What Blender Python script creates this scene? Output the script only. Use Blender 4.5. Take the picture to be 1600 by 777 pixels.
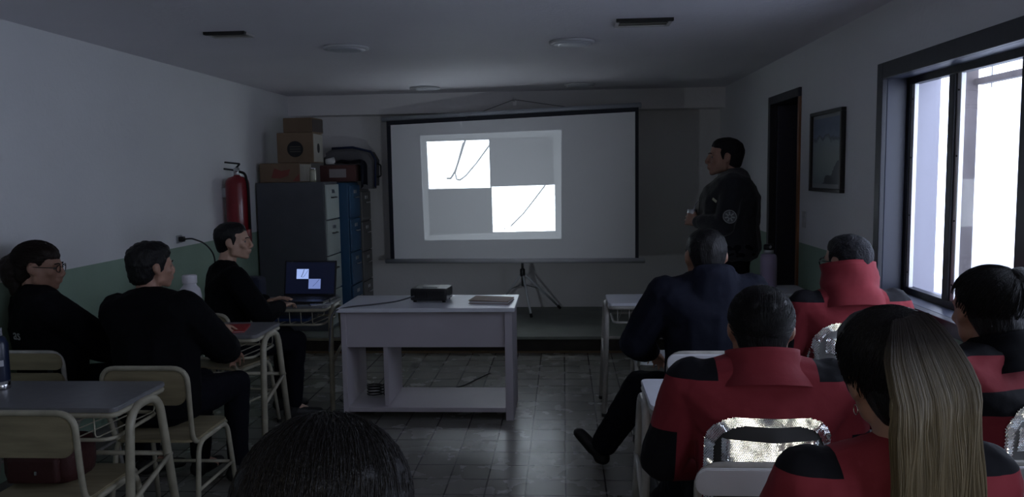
import bpy, bmesh, math, random
from mathutils import Vector, Matrix, Euler, noise
from mathutils.bvhtree import BVHTree
random.seed(7)
C = bpy.context.scene.collection
PI = math.pi
R = math.radians
for o in list(bpy.data.objects): bpy.data.objects.remove(o)

# ------------------------------------------------------------ camera, sky, exposure
F_PX, EYE = 1250.0, 1.62
PITCH, YAW, ROLL = R(5.5), R(3.7), R(0.9)
_f = Vector((-math.sin(YAW)*math.cos(PITCH), math.cos(YAW)*math.cos(PITCH), -math.sin(PITCH)))
_r = Vector((math.cos(YAW), math.sin(YAW), 0)); _u = _r.cross(_f)
CR = math.cos(ROLL)*_r - math.sin(ROLL)*_u
CU = math.sin(ROLL)*_r + math.cos(ROLL)*_u
cam = bpy.data.cameras.new('camera'); camo = bpy.data.objects.new('camera', cam); C.objects.link(camo)
cam.sensor_width = 36; cam.sensor_fit = 'HORIZONTAL'; cam.lens = 36*F_PX/1600; cam.clip_start = 0.05
m = Matrix((CR, CU, -_f)).transposed().to_4x4(); m.translation = Vector((0, 0, EYE)); camo.matrix_world = m
sc = bpy.context.scene; sc.camera = camo
sc.view_settings.view_transform = 'Standard'; sc.view_settings.look = 'None'
sc.view_settings.exposure = 0.0; sc.view_settings.gamma = 1.0; sc.view_settings.use_curve_mapping = False
sc.cycles.use_denoising = True
sc.cycles.sample_clamp_indirect = 30.0
sc.cycles.max_bounces = 10; sc.cycles.diffuse_bounces = 8; sc.cycles.glossy_bounces = 5
sc.cycles.transparent_max_bounces = 12
w = bpy.data.worlds.new('sky'); sc.world = w; w.use_nodes = True
bg = w.node_tree.nodes['Background']; bg.inputs[0].default_value = (0.74, 0.81, 1.0, 1); bg.inputs[1].default_value = 5.8

def area(name, loc, rot, sx, sy, power, col, portal=False):
    l = bpy.data.lights.new(name, 'AREA'); l.shape = 'RECTANGLE'; l.size = sx; l.size_y = sy; l.energy = power; l.color = col
    o = bpy.data.objects.new(name, l); o.location = loc; o.rotation_euler = rot; C.objects.link(o)
    if portal: l.cycles.is_portal = True
    return o
# daylight enters by the right wall's big window and an added, unseen rear one: portals in their openings
area('window_daylight', (1.93, 3.17, 1.5), (0, R(90), 0), 1.12, 2.2, 1, (1, 1, 1), True)
area('added_rear_window_daylight', (1.93, 0.2, 1.5), (0, R(90), 0), 1.12, 1.8, 1, (1, 1, 1), True)
# the phone's own small flash beside its lens
fl = bpy.data.lights.new('phone_flash', 'SPOT'); fl.energy = 8.5; fl.color = (1.0, 0.93, 0.78); fl.shadow_soft_size = 0.012
fl.spot_size = R(95); fl.spot_blend = 0.6
flo = bpy.data.objects.new('phone_flash', fl); mm = m.copy(); mm.translation = Vector((0, 0, EYE)) + CU*0.028 + _f*(-0.01)
flo.matrix_world = mm; C.objects.link(flo)

def un(px, py, X=None, Y=None, Z=None):
    """point of the place seen at a pixel, on a known plane (used for the slide's corners only)"""
    d = CR*((px-800)/F_PX) - CU*((py-388.5)/F_PX) + _f
    c = Vector((0, 0, EYE))
    if X is not None: t = (X-c.x)/d.x
    elif Y is not None: t = (Y-c.y)/d.y
    else: t = (Z-c.z)/d.z
    return c + d*t

# ------------------------------------------------------------ materials
MATS = {}
def mat(name, col, rough=0.6, metal=0.0, var=0.0, vscale=8.0, bump=0.0, bscale=60.0, stretch=(1, 1, 1), spec=0.5, col2=None, coat=0.0, sheen=0.0):
    if name in MATS: return MATS[name]
    M = bpy.data.materials.new(name); M.use_nodes = True; nt = M.node_tree; N = nt.nodes; L = nt.links
    b = N['Principled BSDF']; b.inputs['Roughness'].default_value = rough; b.inputs['Metallic'].default_value = metal
    b.inputs['Specular IOR Level'].default_value = spec; b.inputs['Coat Weight'].default_value = coat
    b.inputs['Sheen Weight'].default_value = sheen
    b.inputs['Base Color'].default_value = (*col, 1)
    tc = N.new('ShaderNodeTexCoord'); mp = N.new('ShaderNodeMapping'); mp.inputs['Scale'].default_value = stretch
    L.new(tc.outputs['Object'], mp.inputs[0])
    if var > 0 or col2:
        n = N.new('ShaderNodeTexNoise'); n.inputs['Scale'].default_value = vscale; n.inputs['Detail'].default_value = 6
        L.new(mp.outputs[0], n.inputs['Vector'])
        r = N.new('ShaderNodeMix'); r.data_type = 'RGBA'
        c2 = col2 or tuple(c*(1-var) for c in col)
        r.inputs[6].default_value = (*col, 1); r.inputs[7].default_value = (*c2, 1)
        cr = N.new('ShaderNodeMapRange'); cr.inputs[1].default_value = .35; cr.inputs[2].default_value = .65
        L.new(n.outputs['Fac'], cr.inputs[0]); L.new(cr.outputs[0], r.inputs[0]); L.new(r.outputs[2], b.inputs['Base Color'])
    if bump > 0:
        n2 = N.new('ShaderNodeTexNoise'); n2.inputs['Scale'].default_value = bscale; n2.inputs['Detail'].default_value = 5
        L.new(mp.outputs[0], n2.inputs['Vector'])
        bp = N.new('ShaderNodeBump'); bp.inputs['Strength'].default_value = bump; bp.inputs['Distance'].default_value = .01
        L.new(n2.outputs['Fac'], bp.inputs['Height']); L.new(bp.outputs[0], b.inputs['Normal'])
    MATS[name] = M
    return M

def wall_mat(name, upper, lower=None, line=1.095):
    M = mat(name, upper, .7, bump=.25, bscale=35)
    nt = M.node_tree; N = nt.nodes; L = nt.links; b = N['Principled BSDF']
    g = N.new('ShaderNodeNewGeometry'); s = N.new('ShaderNodeSeparateXYZ'); L.new(g.outputs['Position'], s.inputs[0])
    n = N.new('ShaderNodeTexNoise'); n.inputs['Scale'].default_value = 1.3; n.inputs['Detail'].default_value = 8
    L.new(g.outputs['Position'], n.inputs['Vector'])
    last = None
    def mix(fac, a, bb):
        r = N.new('ShaderNodeMix'); r.data_type = 'RGBA'
        if isinstance(fac, float): r.inputs[0].default_value = fac
        else: L.new(fac, r.inputs[0])
        for i, v in ((6, a), (7, bb)):
            if isinstance(v, tuple): r.inputs[i].default_value = (*v, 1)
            else: L.new(v, r.inputs[i])
        return r.outputs[2]
    up = mix(n.outputs['Fac'], upper, tuple(c*.86 for c in upper))
    if lower:
        lo = mix(n.outputs['Fac'], lower, tuple(c*.8 for c in lower))
        c = N.new('ShaderNodeMath'); c.operation = 'LESS_THAN'; c.inputs[1].default_value = line; L.new(s.outputs['Z'], c.inputs[0])
        up = mix(c.outputs[0], up, lo)
    L.new(up, b.inputs['Base Color'])
    return M

WALL = wall_mat('painted_wall_two_tone', (.80, .805, .81), (.29, .41, .315))
BACKW = wall_mat('painted_wall_end', (.80, .78, .77))
CEIL = wall_mat('painted_ceiling', (.80, .78, .82))
BLACKW = mat('black_painted_wood', (.022, .024, .034), .45, bump=.15, bscale=20)
ALU = mat('aluminium_bead', (.75, .74, .74), .4, .3)
WOODO = mat('orange_wood_jamb', (.30, .12, .045), .5, var=.4, vscale=6, stretch=(4, 4, .5))
FORMICA = mat('grey_formica', (.20, .20, .21), .32, var=.12, vscale=30)
WHITEF = mat('white_formica', (.76, .77, .83), .3, var=.06)
TUBE_Y = mat('cream_enamel_tube', (.40, .37, .28), .38, var=.25, vscale=14)
TUBE_G = mat('grey_enamel_tube', (.50, .48, .44), .35, var=.3, vscale=14)
PLY_Y = mat('yellowed_plywood', (.33, .28, .175), .5, var=.3, vscale=5, stretch=(1, 6, 6), bump=.1)
PLY_W = mat('pale_laminate_board', (.80, .80, .83), .35, var=.06)
WHITEP = mat('white_melamine', (.54, .50, .54), .45, var=.08, vscale=3)
DARK = mat('dark_plastic', (.012, .012, .014), .4)
RUBBER = mat('black_rubber', (.01, .01, .01), .8)
CHROME = mat('chrome', (.7, .7, .72), .18, 1)
STEEL = mat('brushed_steel', (.55, .55, .56), .3, 1)
CARD = mat('brown_cardboard', (.20, .135, .085), .85, var=.2, vscale=4)
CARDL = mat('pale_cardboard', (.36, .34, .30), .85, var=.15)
REDP = mat('red_print', (.20, .05, .04), .8)
SKIN = mat('skin_tan', (.40, .22, .155), .5, var=.12, vscale=20, bump=.06, bscale=150)
SKINL = mat('skin_light', (.52, .32, .23), .5, var=.1, vscale=20, bump=.06, bscale=150)
HAIRB = mat('black_hair', (.0055, .005, .006), .5, spec=.3, bump=.5, bscale=40, stretch=(6, 6, 1))
HAIRS = mat('short_greying_hair', (.016, .016, .020), .6, spec=.2, var=.3, vscale=60, bump=.8, bscale=120)
HAIRBR = mat('dark_brown_hair', (.014, .008, .006), .5, spec=.25, bump=.4, bscale=40, stretch=(6, 6, 1))
HAIRG = mat('golden_brown_hair', (.20, .155, .085), .42, var=.3, vscale=30, stretch=(5, 5, .3))
BLACKC = mat('black_cloth', (.0045, .0045, .0065), .9, bump=.35, bscale=14, spec=.12, var=.2)
BLACKC2 = mat('black_trouser_cloth', (.0055, .0055, .010), .9, bump=.35, bscale=16, spec=.12)
NAVYC = mat('navy_cloth', (.009, .011, .023), .85, bump=.4, bscale=12, spec=.2, var=.2)
REDC = mat('red_jacket_cloth', (.24, .028, .038), .8, bump=.35, bscale=14, var=.15, spec=.25)
SHOE = mat('black_shoe_leather', (.006, .006, .006), .6, bump=.2, bscale=30)
MIRROR = mat('retroreflective_tape', (.96, .97, .96), .095, 1)
SILVER = mat('grey_reflective_panel', (.45, .46, .46), .5, .2)
EYEW = mat('eye_dark', (.16, .14, .13), .4)
GOLD = mat('earring_metal', (.75, .7, .6), .2, 1)

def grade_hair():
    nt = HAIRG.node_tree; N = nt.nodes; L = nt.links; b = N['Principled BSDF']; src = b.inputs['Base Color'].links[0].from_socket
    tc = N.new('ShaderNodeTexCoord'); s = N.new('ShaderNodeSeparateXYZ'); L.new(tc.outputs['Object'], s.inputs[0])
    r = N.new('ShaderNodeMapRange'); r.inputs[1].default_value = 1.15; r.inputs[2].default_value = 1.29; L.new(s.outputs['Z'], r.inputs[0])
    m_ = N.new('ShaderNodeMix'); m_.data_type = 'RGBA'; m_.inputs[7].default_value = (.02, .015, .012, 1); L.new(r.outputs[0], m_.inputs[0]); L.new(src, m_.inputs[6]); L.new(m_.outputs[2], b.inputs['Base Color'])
grade_hair()
def floor_mat():
    M = mat('floor_tiles', (.1, .1, .1), .34)
    nt = M.node_tree; N = nt.nodes; L = nt.links; b = N['Principled BSDF']
    g = N.new('ShaderNodeNewGeometry'); mp = N.new('ShaderNodeMapping'); mp.inputs['Location'].default_value = (.0, .02, 0)
    L.new(g.outputs['Position'], mp.inputs[0])
    br = N.new('ShaderNodeTexBrick'); br.offset = 0; br.squash = 1
    br.inputs['Scale'].default_value = 1; br.inputs['Brick Width'].default_value = .205; br.inputs['Row Height'].default_value = .205
    br.inputs['Mortar Size'].default_value = .0045; br.inputs['Mortar Smooth'].default_value = .2
    br.inputs['Color1'].default_value = (.27, .25, .205, 1); br.inputs['Color2'].default_value = (.30, .28, .24, 1); br.inputs['Mortar'].default_value = (.06, .055, .05, 1)
    L.new(mp.outputs[0], br.inputs['Vector'])
    n = N.new('ShaderNodeTexNoise'); n.inputs['Scale'].default_value = 5; n.inputs['Detail'].default_value = 9; L.new(g.outputs['Position'], n.inputs['Vector'])
    mx = N.new('ShaderNodeMix'); mx.data_type = 'RGBA'; mx.blend_type = 'MULTIPLY'; mx.inputs[0].default_value = .22
    L.new(br.outputs['Color'], mx.inputs[6]); L.new(n.outputs['Fac'], mx.inputs[7])
    hs = N.new('ShaderNodeHueSaturation'); hs.inputs['Saturation'].default_value = .7; hs.inputs['Value'].default_value = .9
    L.new(mx.outputs[2], hs.inputs['Color']); L.new(hs.outputs[0], b.inputs['Base Color'])
    bp = N.new('ShaderNodeBump'); bp.inputs['Strength'].default_value = .4; bp.inputs['Distance'].default_value = .002; bp.invert = True
    L.new(br.outputs['Fac'], bp.inputs['Height']); L.new(bp.outputs[0], b.inputs['Normal'])
    mr = N.new('ShaderNodeMapRange'); mr.inputs[3].default_value = .24; mr.inputs[4].default_value = .30; L.new(n.outputs['Fac'], mr.inputs[0]); L.new(mr.outputs[0], b.inputs['Roughness'])
    return M
FLOOR = floor_mat()

def glass_mat():
    M = bpy.data.materials.new('window_glass'); M.use_nodes = True; nt = M.node_tree; N = nt.nodes; L = nt.links; N.clear()
    o = N.new('ShaderNodeOutputMaterial'); t = N.new('ShaderNodeBsdfTransparent'); t.inputs[0].default_value = (.93, .95, .97, 1)
    gl = N.new('ShaderNodeBsdfGlossy'); gl.inputs['Roughness'].default_value = .02; mx = N.new('ShaderNodeMixShader')
    mx.inputs[0].default_value = .06
    L.new(t.outputs[0], mx.inputs[1]); L.new(gl.outputs[0], mx.inputs[2]); L.new(mx.outputs[0], o.inputs[0])
    return M
GLASS = glass_mat()
def sheer_mat():
    M = bpy.data.materials.new('sheer_curtain'); M.use_nodes = True; nt = M.node_tree; N = nt.nodes; L = nt.links; N.clear()
    o = N.new('ShaderNodeOutputMaterial'); t = N.new('ShaderNodeBsdfTransparent'); tr = N.new('ShaderNodeBsdfTranslucent'); tr.inputs[0].default_value = (.88, .9, .96, 1)
    mx = N.new('ShaderNodeMixShader'); mx.inputs[0].default_value = .62
    L.new(t.outputs[0], mx.inputs[1]); L.new(tr.outputs[0], mx.inputs[2]); L.new(mx.outputs[0], o.inputs[0])
    return M
SHEER = sheer_mat()
def emis(name, col, s):
    M = bpy.data.materials.new(name); M.use_nodes = True; b = M.node_tree.nodes['Principled BSDF']
    b.inputs['Base Color'].default_value = (0, 0, 0, 1); b.inputs['Emission Color'].default_value = (*col, 1); b.inputs['Emission Strength'].default_value = s
    return M

# ------------------------------------------------------------ mesh helpers
def obj(name, bm, material, parent=None, smooth=False, loc=None):
    me = bpy.data.meshes.new(name)
    if isinstance(bm, bmesh.types.BMesh):
        bmesh.ops.recalc_face_normals(bm, faces=bm.faces); bm.to_mesh(me); bm.free()
    else: me = bm
    for mt in (material if isinstance(material, (list, tuple)) else [material]): me.materials.append(mt)
    if smooth:
        for p in me.polygons: p.use_smooth = True
    o = bpy.data.objects.new(name, me); C.objects.link(o)
    if parent: o.parent = parent
    if loc: o.location = loc
    return o
def tag(o, label, cat, group=None, kind=None):
    o['label'] = label; o['category'] = cat
    if group: o['group'] = group
    if kind: o['kind'] = kind
    return o
def thing(name, label, cat, loc=(0, 0, 0), rz=0, group=None):
    o = bpy.data.objects.new(name, None); C.objects.link(o); o.location = loc; o.rotation_euler = (0, 0, rz)
    o.empty_display_size = .1
    return tag(o, label, cat, group)
def copy_tree(o, parent=None):
    c = o.copy(); C.objects.link(c); c.parent = parent
    for ch in [x for x in bpy.data.objects if x.parent == o]: copy_tree(ch, c)
    return c
def struct(name, bm, m_, parent=None, **k):
    o = obj(name, bm, m_, parent, **k)
    if not parent: o['kind'] = 'structure'
    return o
def box(bm, a, b, bev=0.0, M=None):
    t = bmesh.new(); bmesh.ops.create_cube(t, size=1)
    a = Vector(a); b = Vector(b); c = (a+b)/2; s = b-a
    for v in t.verts: v.co = Vector((v.co.x*s.x, v.co.y*s.y, v.co.z*s.z)) + c
    if bev > 0: bmesh.ops.bevel(t, geom=list(t.edges), offset=bev, segments=2, affect='EDGES', profile=.6)
    if M: t.transform(M)
    me = bpy.data.meshes.new('t'); t.to_mesh(me); t.free(); bm.from_mesh(me); bpy.data.meshes.remove(me)
    return bm
def bx(a, b, bev=0.0, M=None): return box(bmesh.new(), a, b, bev, M)
def fillet(pts, r, n=6):
    pts = [Vector(p) for p in pts]; out = [pts[0]]
    for i in range(1, len(pts)-1):
        p = pts[i]; a = (pts[i-1]-p); b = (pts[i+1]-p); rr = min(r, a.length*.49, b.length*.49)
        A = p + a.normalized()*rr; B = p + b.normalized()*rr
        for k in range(n+1):
            t = k/n; out.append((1-t)**2*A + 2*t*(1-t)*p + t*t*B)
    out.append(pts[-1]); return out
def tube(bm, pts, r, seg=10, closed=False, radii=None):
    pts = [Vector(p) for p in pts]; n = len(pts); rings = []
    t0 = (pts[1]-pts[0]).normalized(); up = Vector((0, 0, 1)) if abs(t0.z) < .9 else Vector((1, 0, 0))
    nx = t0.cross(up).normalized()
    for i, p in enumerate(pts):
        if closed: t = (pts[(i+1) % n]-pts[i-1]).normalized()
        else: t = (pts[min(i+1, n-1)]-pts[max(i-1, 0)]).normalized()
        nx = (nx - t*nx.dot(t)).normalized(); ny = t.cross(nx)
        rr = radii[i] if radii else r
        rings.append([bm.verts.new(p + (nx*math.cos(2*PI*k/seg)+ny*math.sin(2*PI*k/seg))*rr) for k in range(seg)])
    m_ = n if closed else n-1
    for i in range(m_):
        A = rings[i]; B = rings[(i+1) % n]
        for k in range(seg): bm.faces.new((A[k], A[(k+1) % seg], B[(k+1) % seg], B[k]))
    if not closed: bm.faces.new(rings[0][::-1]); bm.faces.new(rings[-1])
    return bm
def tb(pts, r, fil=0, seg=10, closed=False):
    return tube(bmesh.new(), fillet(pts, fil) if fil else pts, r, seg, closed)
def lathe(prof, seg=32, loc=(0, 0, 0)):
    bm = bmesh.new(); rings = []
    for r_, z in prof:
        rings.append([bm.verts.new((loc[0]+r_*math.cos(2*PI*k/seg), loc[1]+r_*math.sin(2*PI*k/seg), loc[2]+z)) for k in range(seg)])
    for A, B in zip(rings, rings[1:]):
        for k in range(seg): bm.faces.new((A[k], A[(k+1) % seg], B[(k+1) % seg], B[k]))
    bm.faces.new(rings[0][::-1]); bm.faces.new(rings[-1]); return bm
def prism(outline, z0, z1, bev=0, axis='z'):
    """extrude a 2D outline; axis z: (x,y)->z, axis y: (x,z)->y, axis x: (y,z)->x"""
    bm = bmesh.new()
    def P(a, b, c): return {'z': (a, b, c), 'y': (a, c, b), 'x': (c, a, b)}[axis]
    A = [bm.verts.new(P(a, b, z0)) for a, b in outline]; B = [bm.verts.new(P(a, b, z1)) for a, b in outline]
    bm.faces.new(A[::-1]); bm.faces.new(B); n = len(A)
    for i in range(n): bm.faces.new((A[i], A[(i+1) % n], B[(i+1) % n], B[i]))
    bmesh.ops.recalc_face_normals(bm, faces=bm.faces)
    if bev: bmesh.ops.bevel(bm, geom=[e for e in bm.edges if len(e.link_faces) == 2 and e.calc_face_angle(0) > .9], offset=bev, segments=2, affect='EDGES')
    return bm
def rrect(w_, h_, r_, n=6, cx=0, cy=0):
    out = []
    for sx, sy, a0 in ((1, 1, 0), (-1, 1, 90), (-1, -1, 180), (1, -1, 270)):
        for k in range(n+1):
            a = R(a0+90*k/n); out.append((cx+sx*(w_/2-r_)+r_*math.cos(a), cy+sy*(h_/2-r_)+r_*math.sin(a)))
    return out

# ------------------------------------------------------------ the room
XL, XR, YB, YF, ZC = -2.87, 1.65, 8.6, -1.6, 2.43
ZC = 2.44
struct('floor', bx((XL-.15, YF-.15, -.1), (XR+.3, YB+.15, 0)), FLOOR)
struct('ceiling', bx((XL-.15, YF-.15, ZC), (XR+.3, YB+.15, ZC+.12)), CEIL)
struct('wall_left', bx((XL-.15, YF-.15, 0), (XL, YB+.15, ZC)), WALL)
struct('wall_back', bx((XL, YB, 0), (XR, YB+.15, ZC)), BACKW)
struct('wall_front', bx((XL, YF-.15, 0), (XR, YF, ZC)), BACKW)
WT = .26      # thickness of the right wall
WY0, WY1, WZ0, WZ1 = 2.08, 4.25, .955, 2.07
VY0, VY1 = -.7, 1.1  # opening of the added rear window, out of view
DY0, DY1, DZ = 5.74, 6.49, 2.12
bm = bmesh.new()
for a, b in (((XR, YF-.15, 0), (XR+WT, VY0, ZC)), ((XR, VY0, 0), (XR+WT, VY1, WZ0)), ((XR, VY0, WZ1), (XR+WT, VY1, ZC)),
             ((XR, VY1, 0), (XR+WT, WY0, ZC)), ((XR, WY0, 0), (XR+WT, WY1, WZ0)), ((XR, WY0, WZ1), (XR+WT, WY1, ZC)),
             ((XR, WY1, 0), (XR+WT, DY0, ZC)), ((XR, DY0, DZ), (XR+WT, DY1, ZC)), ((XR, DY1, 0), (XR+WT, YB+.15, ZC))):
    box(bm, a, b)
struct('wall_right', bm, WALL)
# beam across the end of the room and low platform below
struct('ceiling_beam', bx((XL, 8.33, 2.235), (XR, YB, ZC)), BACKW)
PLY = 7.03
bm = bx((XL, PLY+.02, 0), (XR, YB, .12)); struct('platform_riser', bm, mat('dark_riser_boards', (.035, .028, .022), .6, var=.3))
struct('platform_top', bx((XL, PLY, .12), (XR, YB, .15), .006), mat('worn_green_platform', (.21, .225, .20), .55, var=.25, vscale=3))
struct('trim_1', bx((XL, PLY-.005, 0), (XR, PLY+.02, .018), .003), mat('brown_floor_trim', (.16, .10, .05), .5))
struct('baseboard_left', bx((XL, YF, 0), (XL+.012, PLY, .08), .003), mat('grey_baseboard', (.12, .12, .11), .5))
struct('baseboard_right', bx((XR-.012, YF, 0), (XR, DY0-.05, .08), .003), mat('grey_baseboard', (.12, .12, .11), .5))
# ceiling vents (flat, recess shade put into dark colours) and round flush lamps, switched off
def vent(x0, y0, x1, y1, label):
    t = thing('ceiling_vent', label, 'ceiling vent', ((x0+x1)/2, (y0+y1)/2, ZC), 0, 'ceiling vents')
    w_, d_ = (x1-x0)/2, (y1-y0)/2
    bm = bmesh.new()
    for a, b in (((-w_, -d_, -.012), (w_, -d_+.02, 0)), ((-w_, d_-.02, -.012), (w_, d_, 0)), ((-w_, -d_+.02, -.012), (-w_+.02, d_-.02, 0)), ((w_-.02, -d_+.02, -.012), (w_, d_-.02, 0)))[1:]: box(bm, a, b)
    obj('near_edge', bx((-w_, -d_-.012, -.016), (w_, -d_+.02, 0)), mat('vent_edge_shade', (.012, .011, .01), .8), t)  # bar coloured near black to stand for shade at the recess edge
    obj('frame', bm, mat('vent_frame', (.45, .44, .42), .6), t)
    obj('backing', bx((-w_+.02, -d_+.02, -.003), (w_-.02, d_-.02, 0)), mat('vent_hollow_shade', (.10, .095, .08), .8), t)  # flat plate, shade of a hollow put into its colour
    for k in range(3):
        y = -d_+.02 + (2*d_-.04)*(k+.5)/3
        obj('slat', bx((-w_+.02, -.012, -.002), (w_-.02, .012, 0), 0, Matrix.Translation((0, y, -.006)) @ Matrix.Rotation(R(25), 4, 'X')), mat('vent_slat', (.35, .33, .29), .6), t)
vent(-2.04, 4.55, -1.80, 4.70, 'thin dark ceiling vent near the left wall')
vent(.30, 4.50, .61, 4.70, 'pale ceiling vent with dark edge, over the right side seats')
def lamp(x, y, label):
    t = thing('ceiling_lamp', label, 'ceiling lamp', (x, y, ZC), 0, 'round ceiling lamps')
    obj('rim', lathe([(.125, 0), (.145, -.003), (.145, -.016), (.125, -.020)], 40), mat('lamp_rim', (.5, .5, .52), .5), t, smooth=True)
    obj('diffuser', lathe([(.124, -.002), (.122, -.020), (.09, -.027), (.04, -.031), (.002, -.032)], 40), mat('lamp_diffuser', (.55, .56, .6), .35), t, smooth=True)
lamp(-1.39, 5.2, 'round unlit ceiling lamp between the left vent and middle')
lamp(.065, 5.2, 'round unlit ceiling lamp just left of the right vent')
lamp(-1.32, 7.75, 'small far ceiling lamp above left half of projection screen')
lamp(.165, 7.75, 'small far ceiling lamp above right half of projection screen')

# ------------------------------------------------------------ windows
def window(n, y0, y1, mullions):
    t = bpy.data.objects.new('window_%d' % n, None); C.objects.link(t); t['kind'] = 'structure'; t.location = (XR, (y0+y1)/2, 0)
    def P(name, a, b, m_, bev=.004):
        yy = (y0+y1)/2
        return obj(name, bx((a[0]-XR, a[1]-yy, a[2]), (b[0]-XR, b[1]-yy, b[2]), bev), m_, t)
    # casing on the room side
    for a, b in (((XR-.025, y1-.012, WZ0-.05), (XR, y1+.06, WZ1+.07)), ((XR-.025, y0-.06, WZ0-.05), (XR, y0+.012, WZ1+.07)),
                 ((XR-.025, y0+.012, WZ1-.012), (XR, y1-.012, WZ1+.07)), ((XR-.045, y0+.012, WZ0-.05), (XR, y1-.012, WZ0+.012))):
        P('casing', a, b, BLACKW)
    # lining of the reveal
    XI = XR+.10
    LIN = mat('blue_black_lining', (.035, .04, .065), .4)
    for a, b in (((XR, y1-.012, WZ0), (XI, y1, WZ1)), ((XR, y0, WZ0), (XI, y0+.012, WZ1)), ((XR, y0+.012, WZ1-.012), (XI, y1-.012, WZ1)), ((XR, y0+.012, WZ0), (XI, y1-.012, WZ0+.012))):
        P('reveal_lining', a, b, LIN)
    P('outer_lining', (XI+.047, y1-.012, WZ0), (XR+WT+.004, y1+.0, WZ1), mat('lilac_outer_lining', (.33, .32, .37), .6), 0)
    P('outer_lining', (XI+.047, y0, WZ0-.0), (XR+WT+.004, y1-.012, WZ0+.012), mat('lilac_outer_lining', (.33, .32, .37), .6), 0)
    # sash frame
    X0, X1 = XI, XI+.045
    P('window_frame', (X0, y1-.045, WZ0), (X1, y1, WZ1), BLACKW); P('window_frame', (X0, y0, WZ0), (X1, y0+.045, WZ1), BLACKW)
    P('window_frame', (X0, y0+.045, WZ1-.045), (X1, y1-.045, WZ1), BLACKW); P('window_frame', (X0, y0+.045, WZ0), (X1, y1-.045, WZ0+.045), BLACKW)
    ys = [y1-.045]
    for (a, wd) in mullions:
        P('mullion', (X0-.004, a-wd, WZ0+.045), (X1, a, WZ1-.045), BLACKW); ys += [a, a-wd]
    ys.append(y0+.045)
    for i in range(0, len(ys), 2):
        hi, lo = ys[i], ys[i+1]
        s_ = P('glazing_bead', (X0+.008, hi-.035, WZ0+.045), (X0+.028, hi, WZ1-.045), ALU, .002)
        for k in range(4):
            z = WZ0+.12+k*(WZ1-WZ0-.24)/3
            bmn = bmesh.new(); bmesh.ops.create_cone(bmn, cap_ends=True, segments=10, radius1=.004, radius2=.004, depth=.004, matrix=Matrix.Translation((X0+.006-XR, hi-.018-(y0+y1)/2, z)) @ Matrix.Rotation(R(90), 4, 'Y'))
            obj('screw', bmn, DARK, s_)
        P('pane', (X0+.018, lo, WZ0+.045), (X0+.022, hi-.035, WZ1-.045), GLASS, 0)
window(1, WY0, WY1, [(3.79, .055), (3.21, .10), (2.66, .055)])
window(2, VY0, VY1, [(.25, .1)])  # added unseen window behind the camera, there to light the room
# glazed porch outside: pale post, beam, sheer curtains in front of the open sky
t = thing('glazed_porch', 'weathered brown porch posts and rail outside the big window', 'porch', (2.3, 3.4, 0))
PW = mat('weathered_brown_post', (.11, .09, .09), .7, var=.35, vscale=5, stretch=(3, 3, .6))
for yy in (5.40, 4.80): obj('post', bx((-.05, yy-3.4-.055, 0), (.05, yy-3.4+.055, 2.62), .006), PW, t)
obj('rail', bx((.02, -1.9, 2.065), (.07, 1.34, 2.10), .004), PW, t)
obj('sill_board', bx((-.06, -1.9, .62), (.06, 2.05, .70), .006), PW, t)
def curtain(y0, y1, x, label):
    bm = bmesh.new(); n = 90; rows = []
    for j, z in enumerate([.705, 1.0, 1.4, 1.75, 2.05]):
        row = []
        for i in range(n+1):
            u = i/n; amp = .028*(1.15-.25*j/4)
            row.append(bm.verts.new((x+amp*math.sin(u*(y1-y0)*46+.6*math.sin(u*9+j*.3))+.006*math.sin(u*77), y0+u*(y1-y0), z)))
        rows.append(row)
    for A, B in zip(rows, rows[1:]):
        for i in range(n): bm.faces.new((A[i], A[i+1], B[i+1], B[i]))
    o = obj('sheer_curtain', bm, SHEER, smooth=True); tag(o, label, 'curtain', 'sheer porch curtains')
curtain(3.3, 4.92, 2.42, 'sheer white curtain hanging outside the second pane')
LMT = Matrix.Translation((.45, 1.98, 2.035)) @ Matrix.Rotation(R(10), 4, 'Z'); tc_ = t
bm = prism(rrect(.40, .12, .05), -.02, .03, .01, 'x'); bm.transform(LMT); lh = obj('lamp_housing', bm, mat('lamp_housing', (.6, .6, .6), .5), tc_)
obj('lamp_rod', tube(bmesh.new(), [(.45, 1.98, 2.08), (.45, 1.98, 2.6)], .01, 8), STEEL, lh)
bm = prism(rrect(.36, .09, .04), -.05, -.02, .01, 'x'); bm.transform(LMT); obj('lamp_diffuser', bm, emis('lit_oval_diffuser', (1, .97, .95), 6.0), lh)
t = thing('porch_wall', 'pale bluish porch partition with grey lower panel, outside the window', 'partition', (3.1, 3.5, 0))
obj('lower_panel', bx((0, -1.8, -.05), (.06, 3.1, .80), .004), mat('porch_panel_grey', (.50, .50, .58), .7), t)
obj('middle_panel', bx((0, 2.35, .80), (.06, 3.1, 1.22), .004), mat('porch_panel_lilac', (.42, .42, .52), .7), t)
struct('ground_outside', bx((XR+WT+.02, -2, -.15), (9, 12, -.05)), mat('outside_paving', (.55, .56, .58), .9))

# ------------------------------------------------------------ doorway on the right wall
t = bpy.data.objects.new('door_1', None); C.objects.link(t); t['kind'] = 'structure'; t.location = (XR, DY1, 0)
obj('frame', bx((-.02, -.012, 0), (WT, .05, DZ+.05), .004), BLACKW, t)
obj('frame', bx((-.02, DY0-DY1-.03, DZ-.012), (WT, -.012, DZ+.05), .004), BLACKW, t)
obj('jamb', bx((-.015, DY0-DY1-.03, 0), (WT, DY0-DY1+.012, DZ-.012), .004), WOODO, t)
lf = obj('door_leaf', bx((.0, 0, .01), (.72, .04, DZ-.02), .004), mat('dark_blue_door', (.018, .020, .045), .4), t, loc=(.03, -.06, 0)); lf.rotation_euler = (0, 0, R(-6))
obj('door_handle', tb([(.64, 0, 1.0), (.64, -.05, 1.0), (.53, -.05, 1.0)], .009, .02), CHROME, lf)
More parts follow.
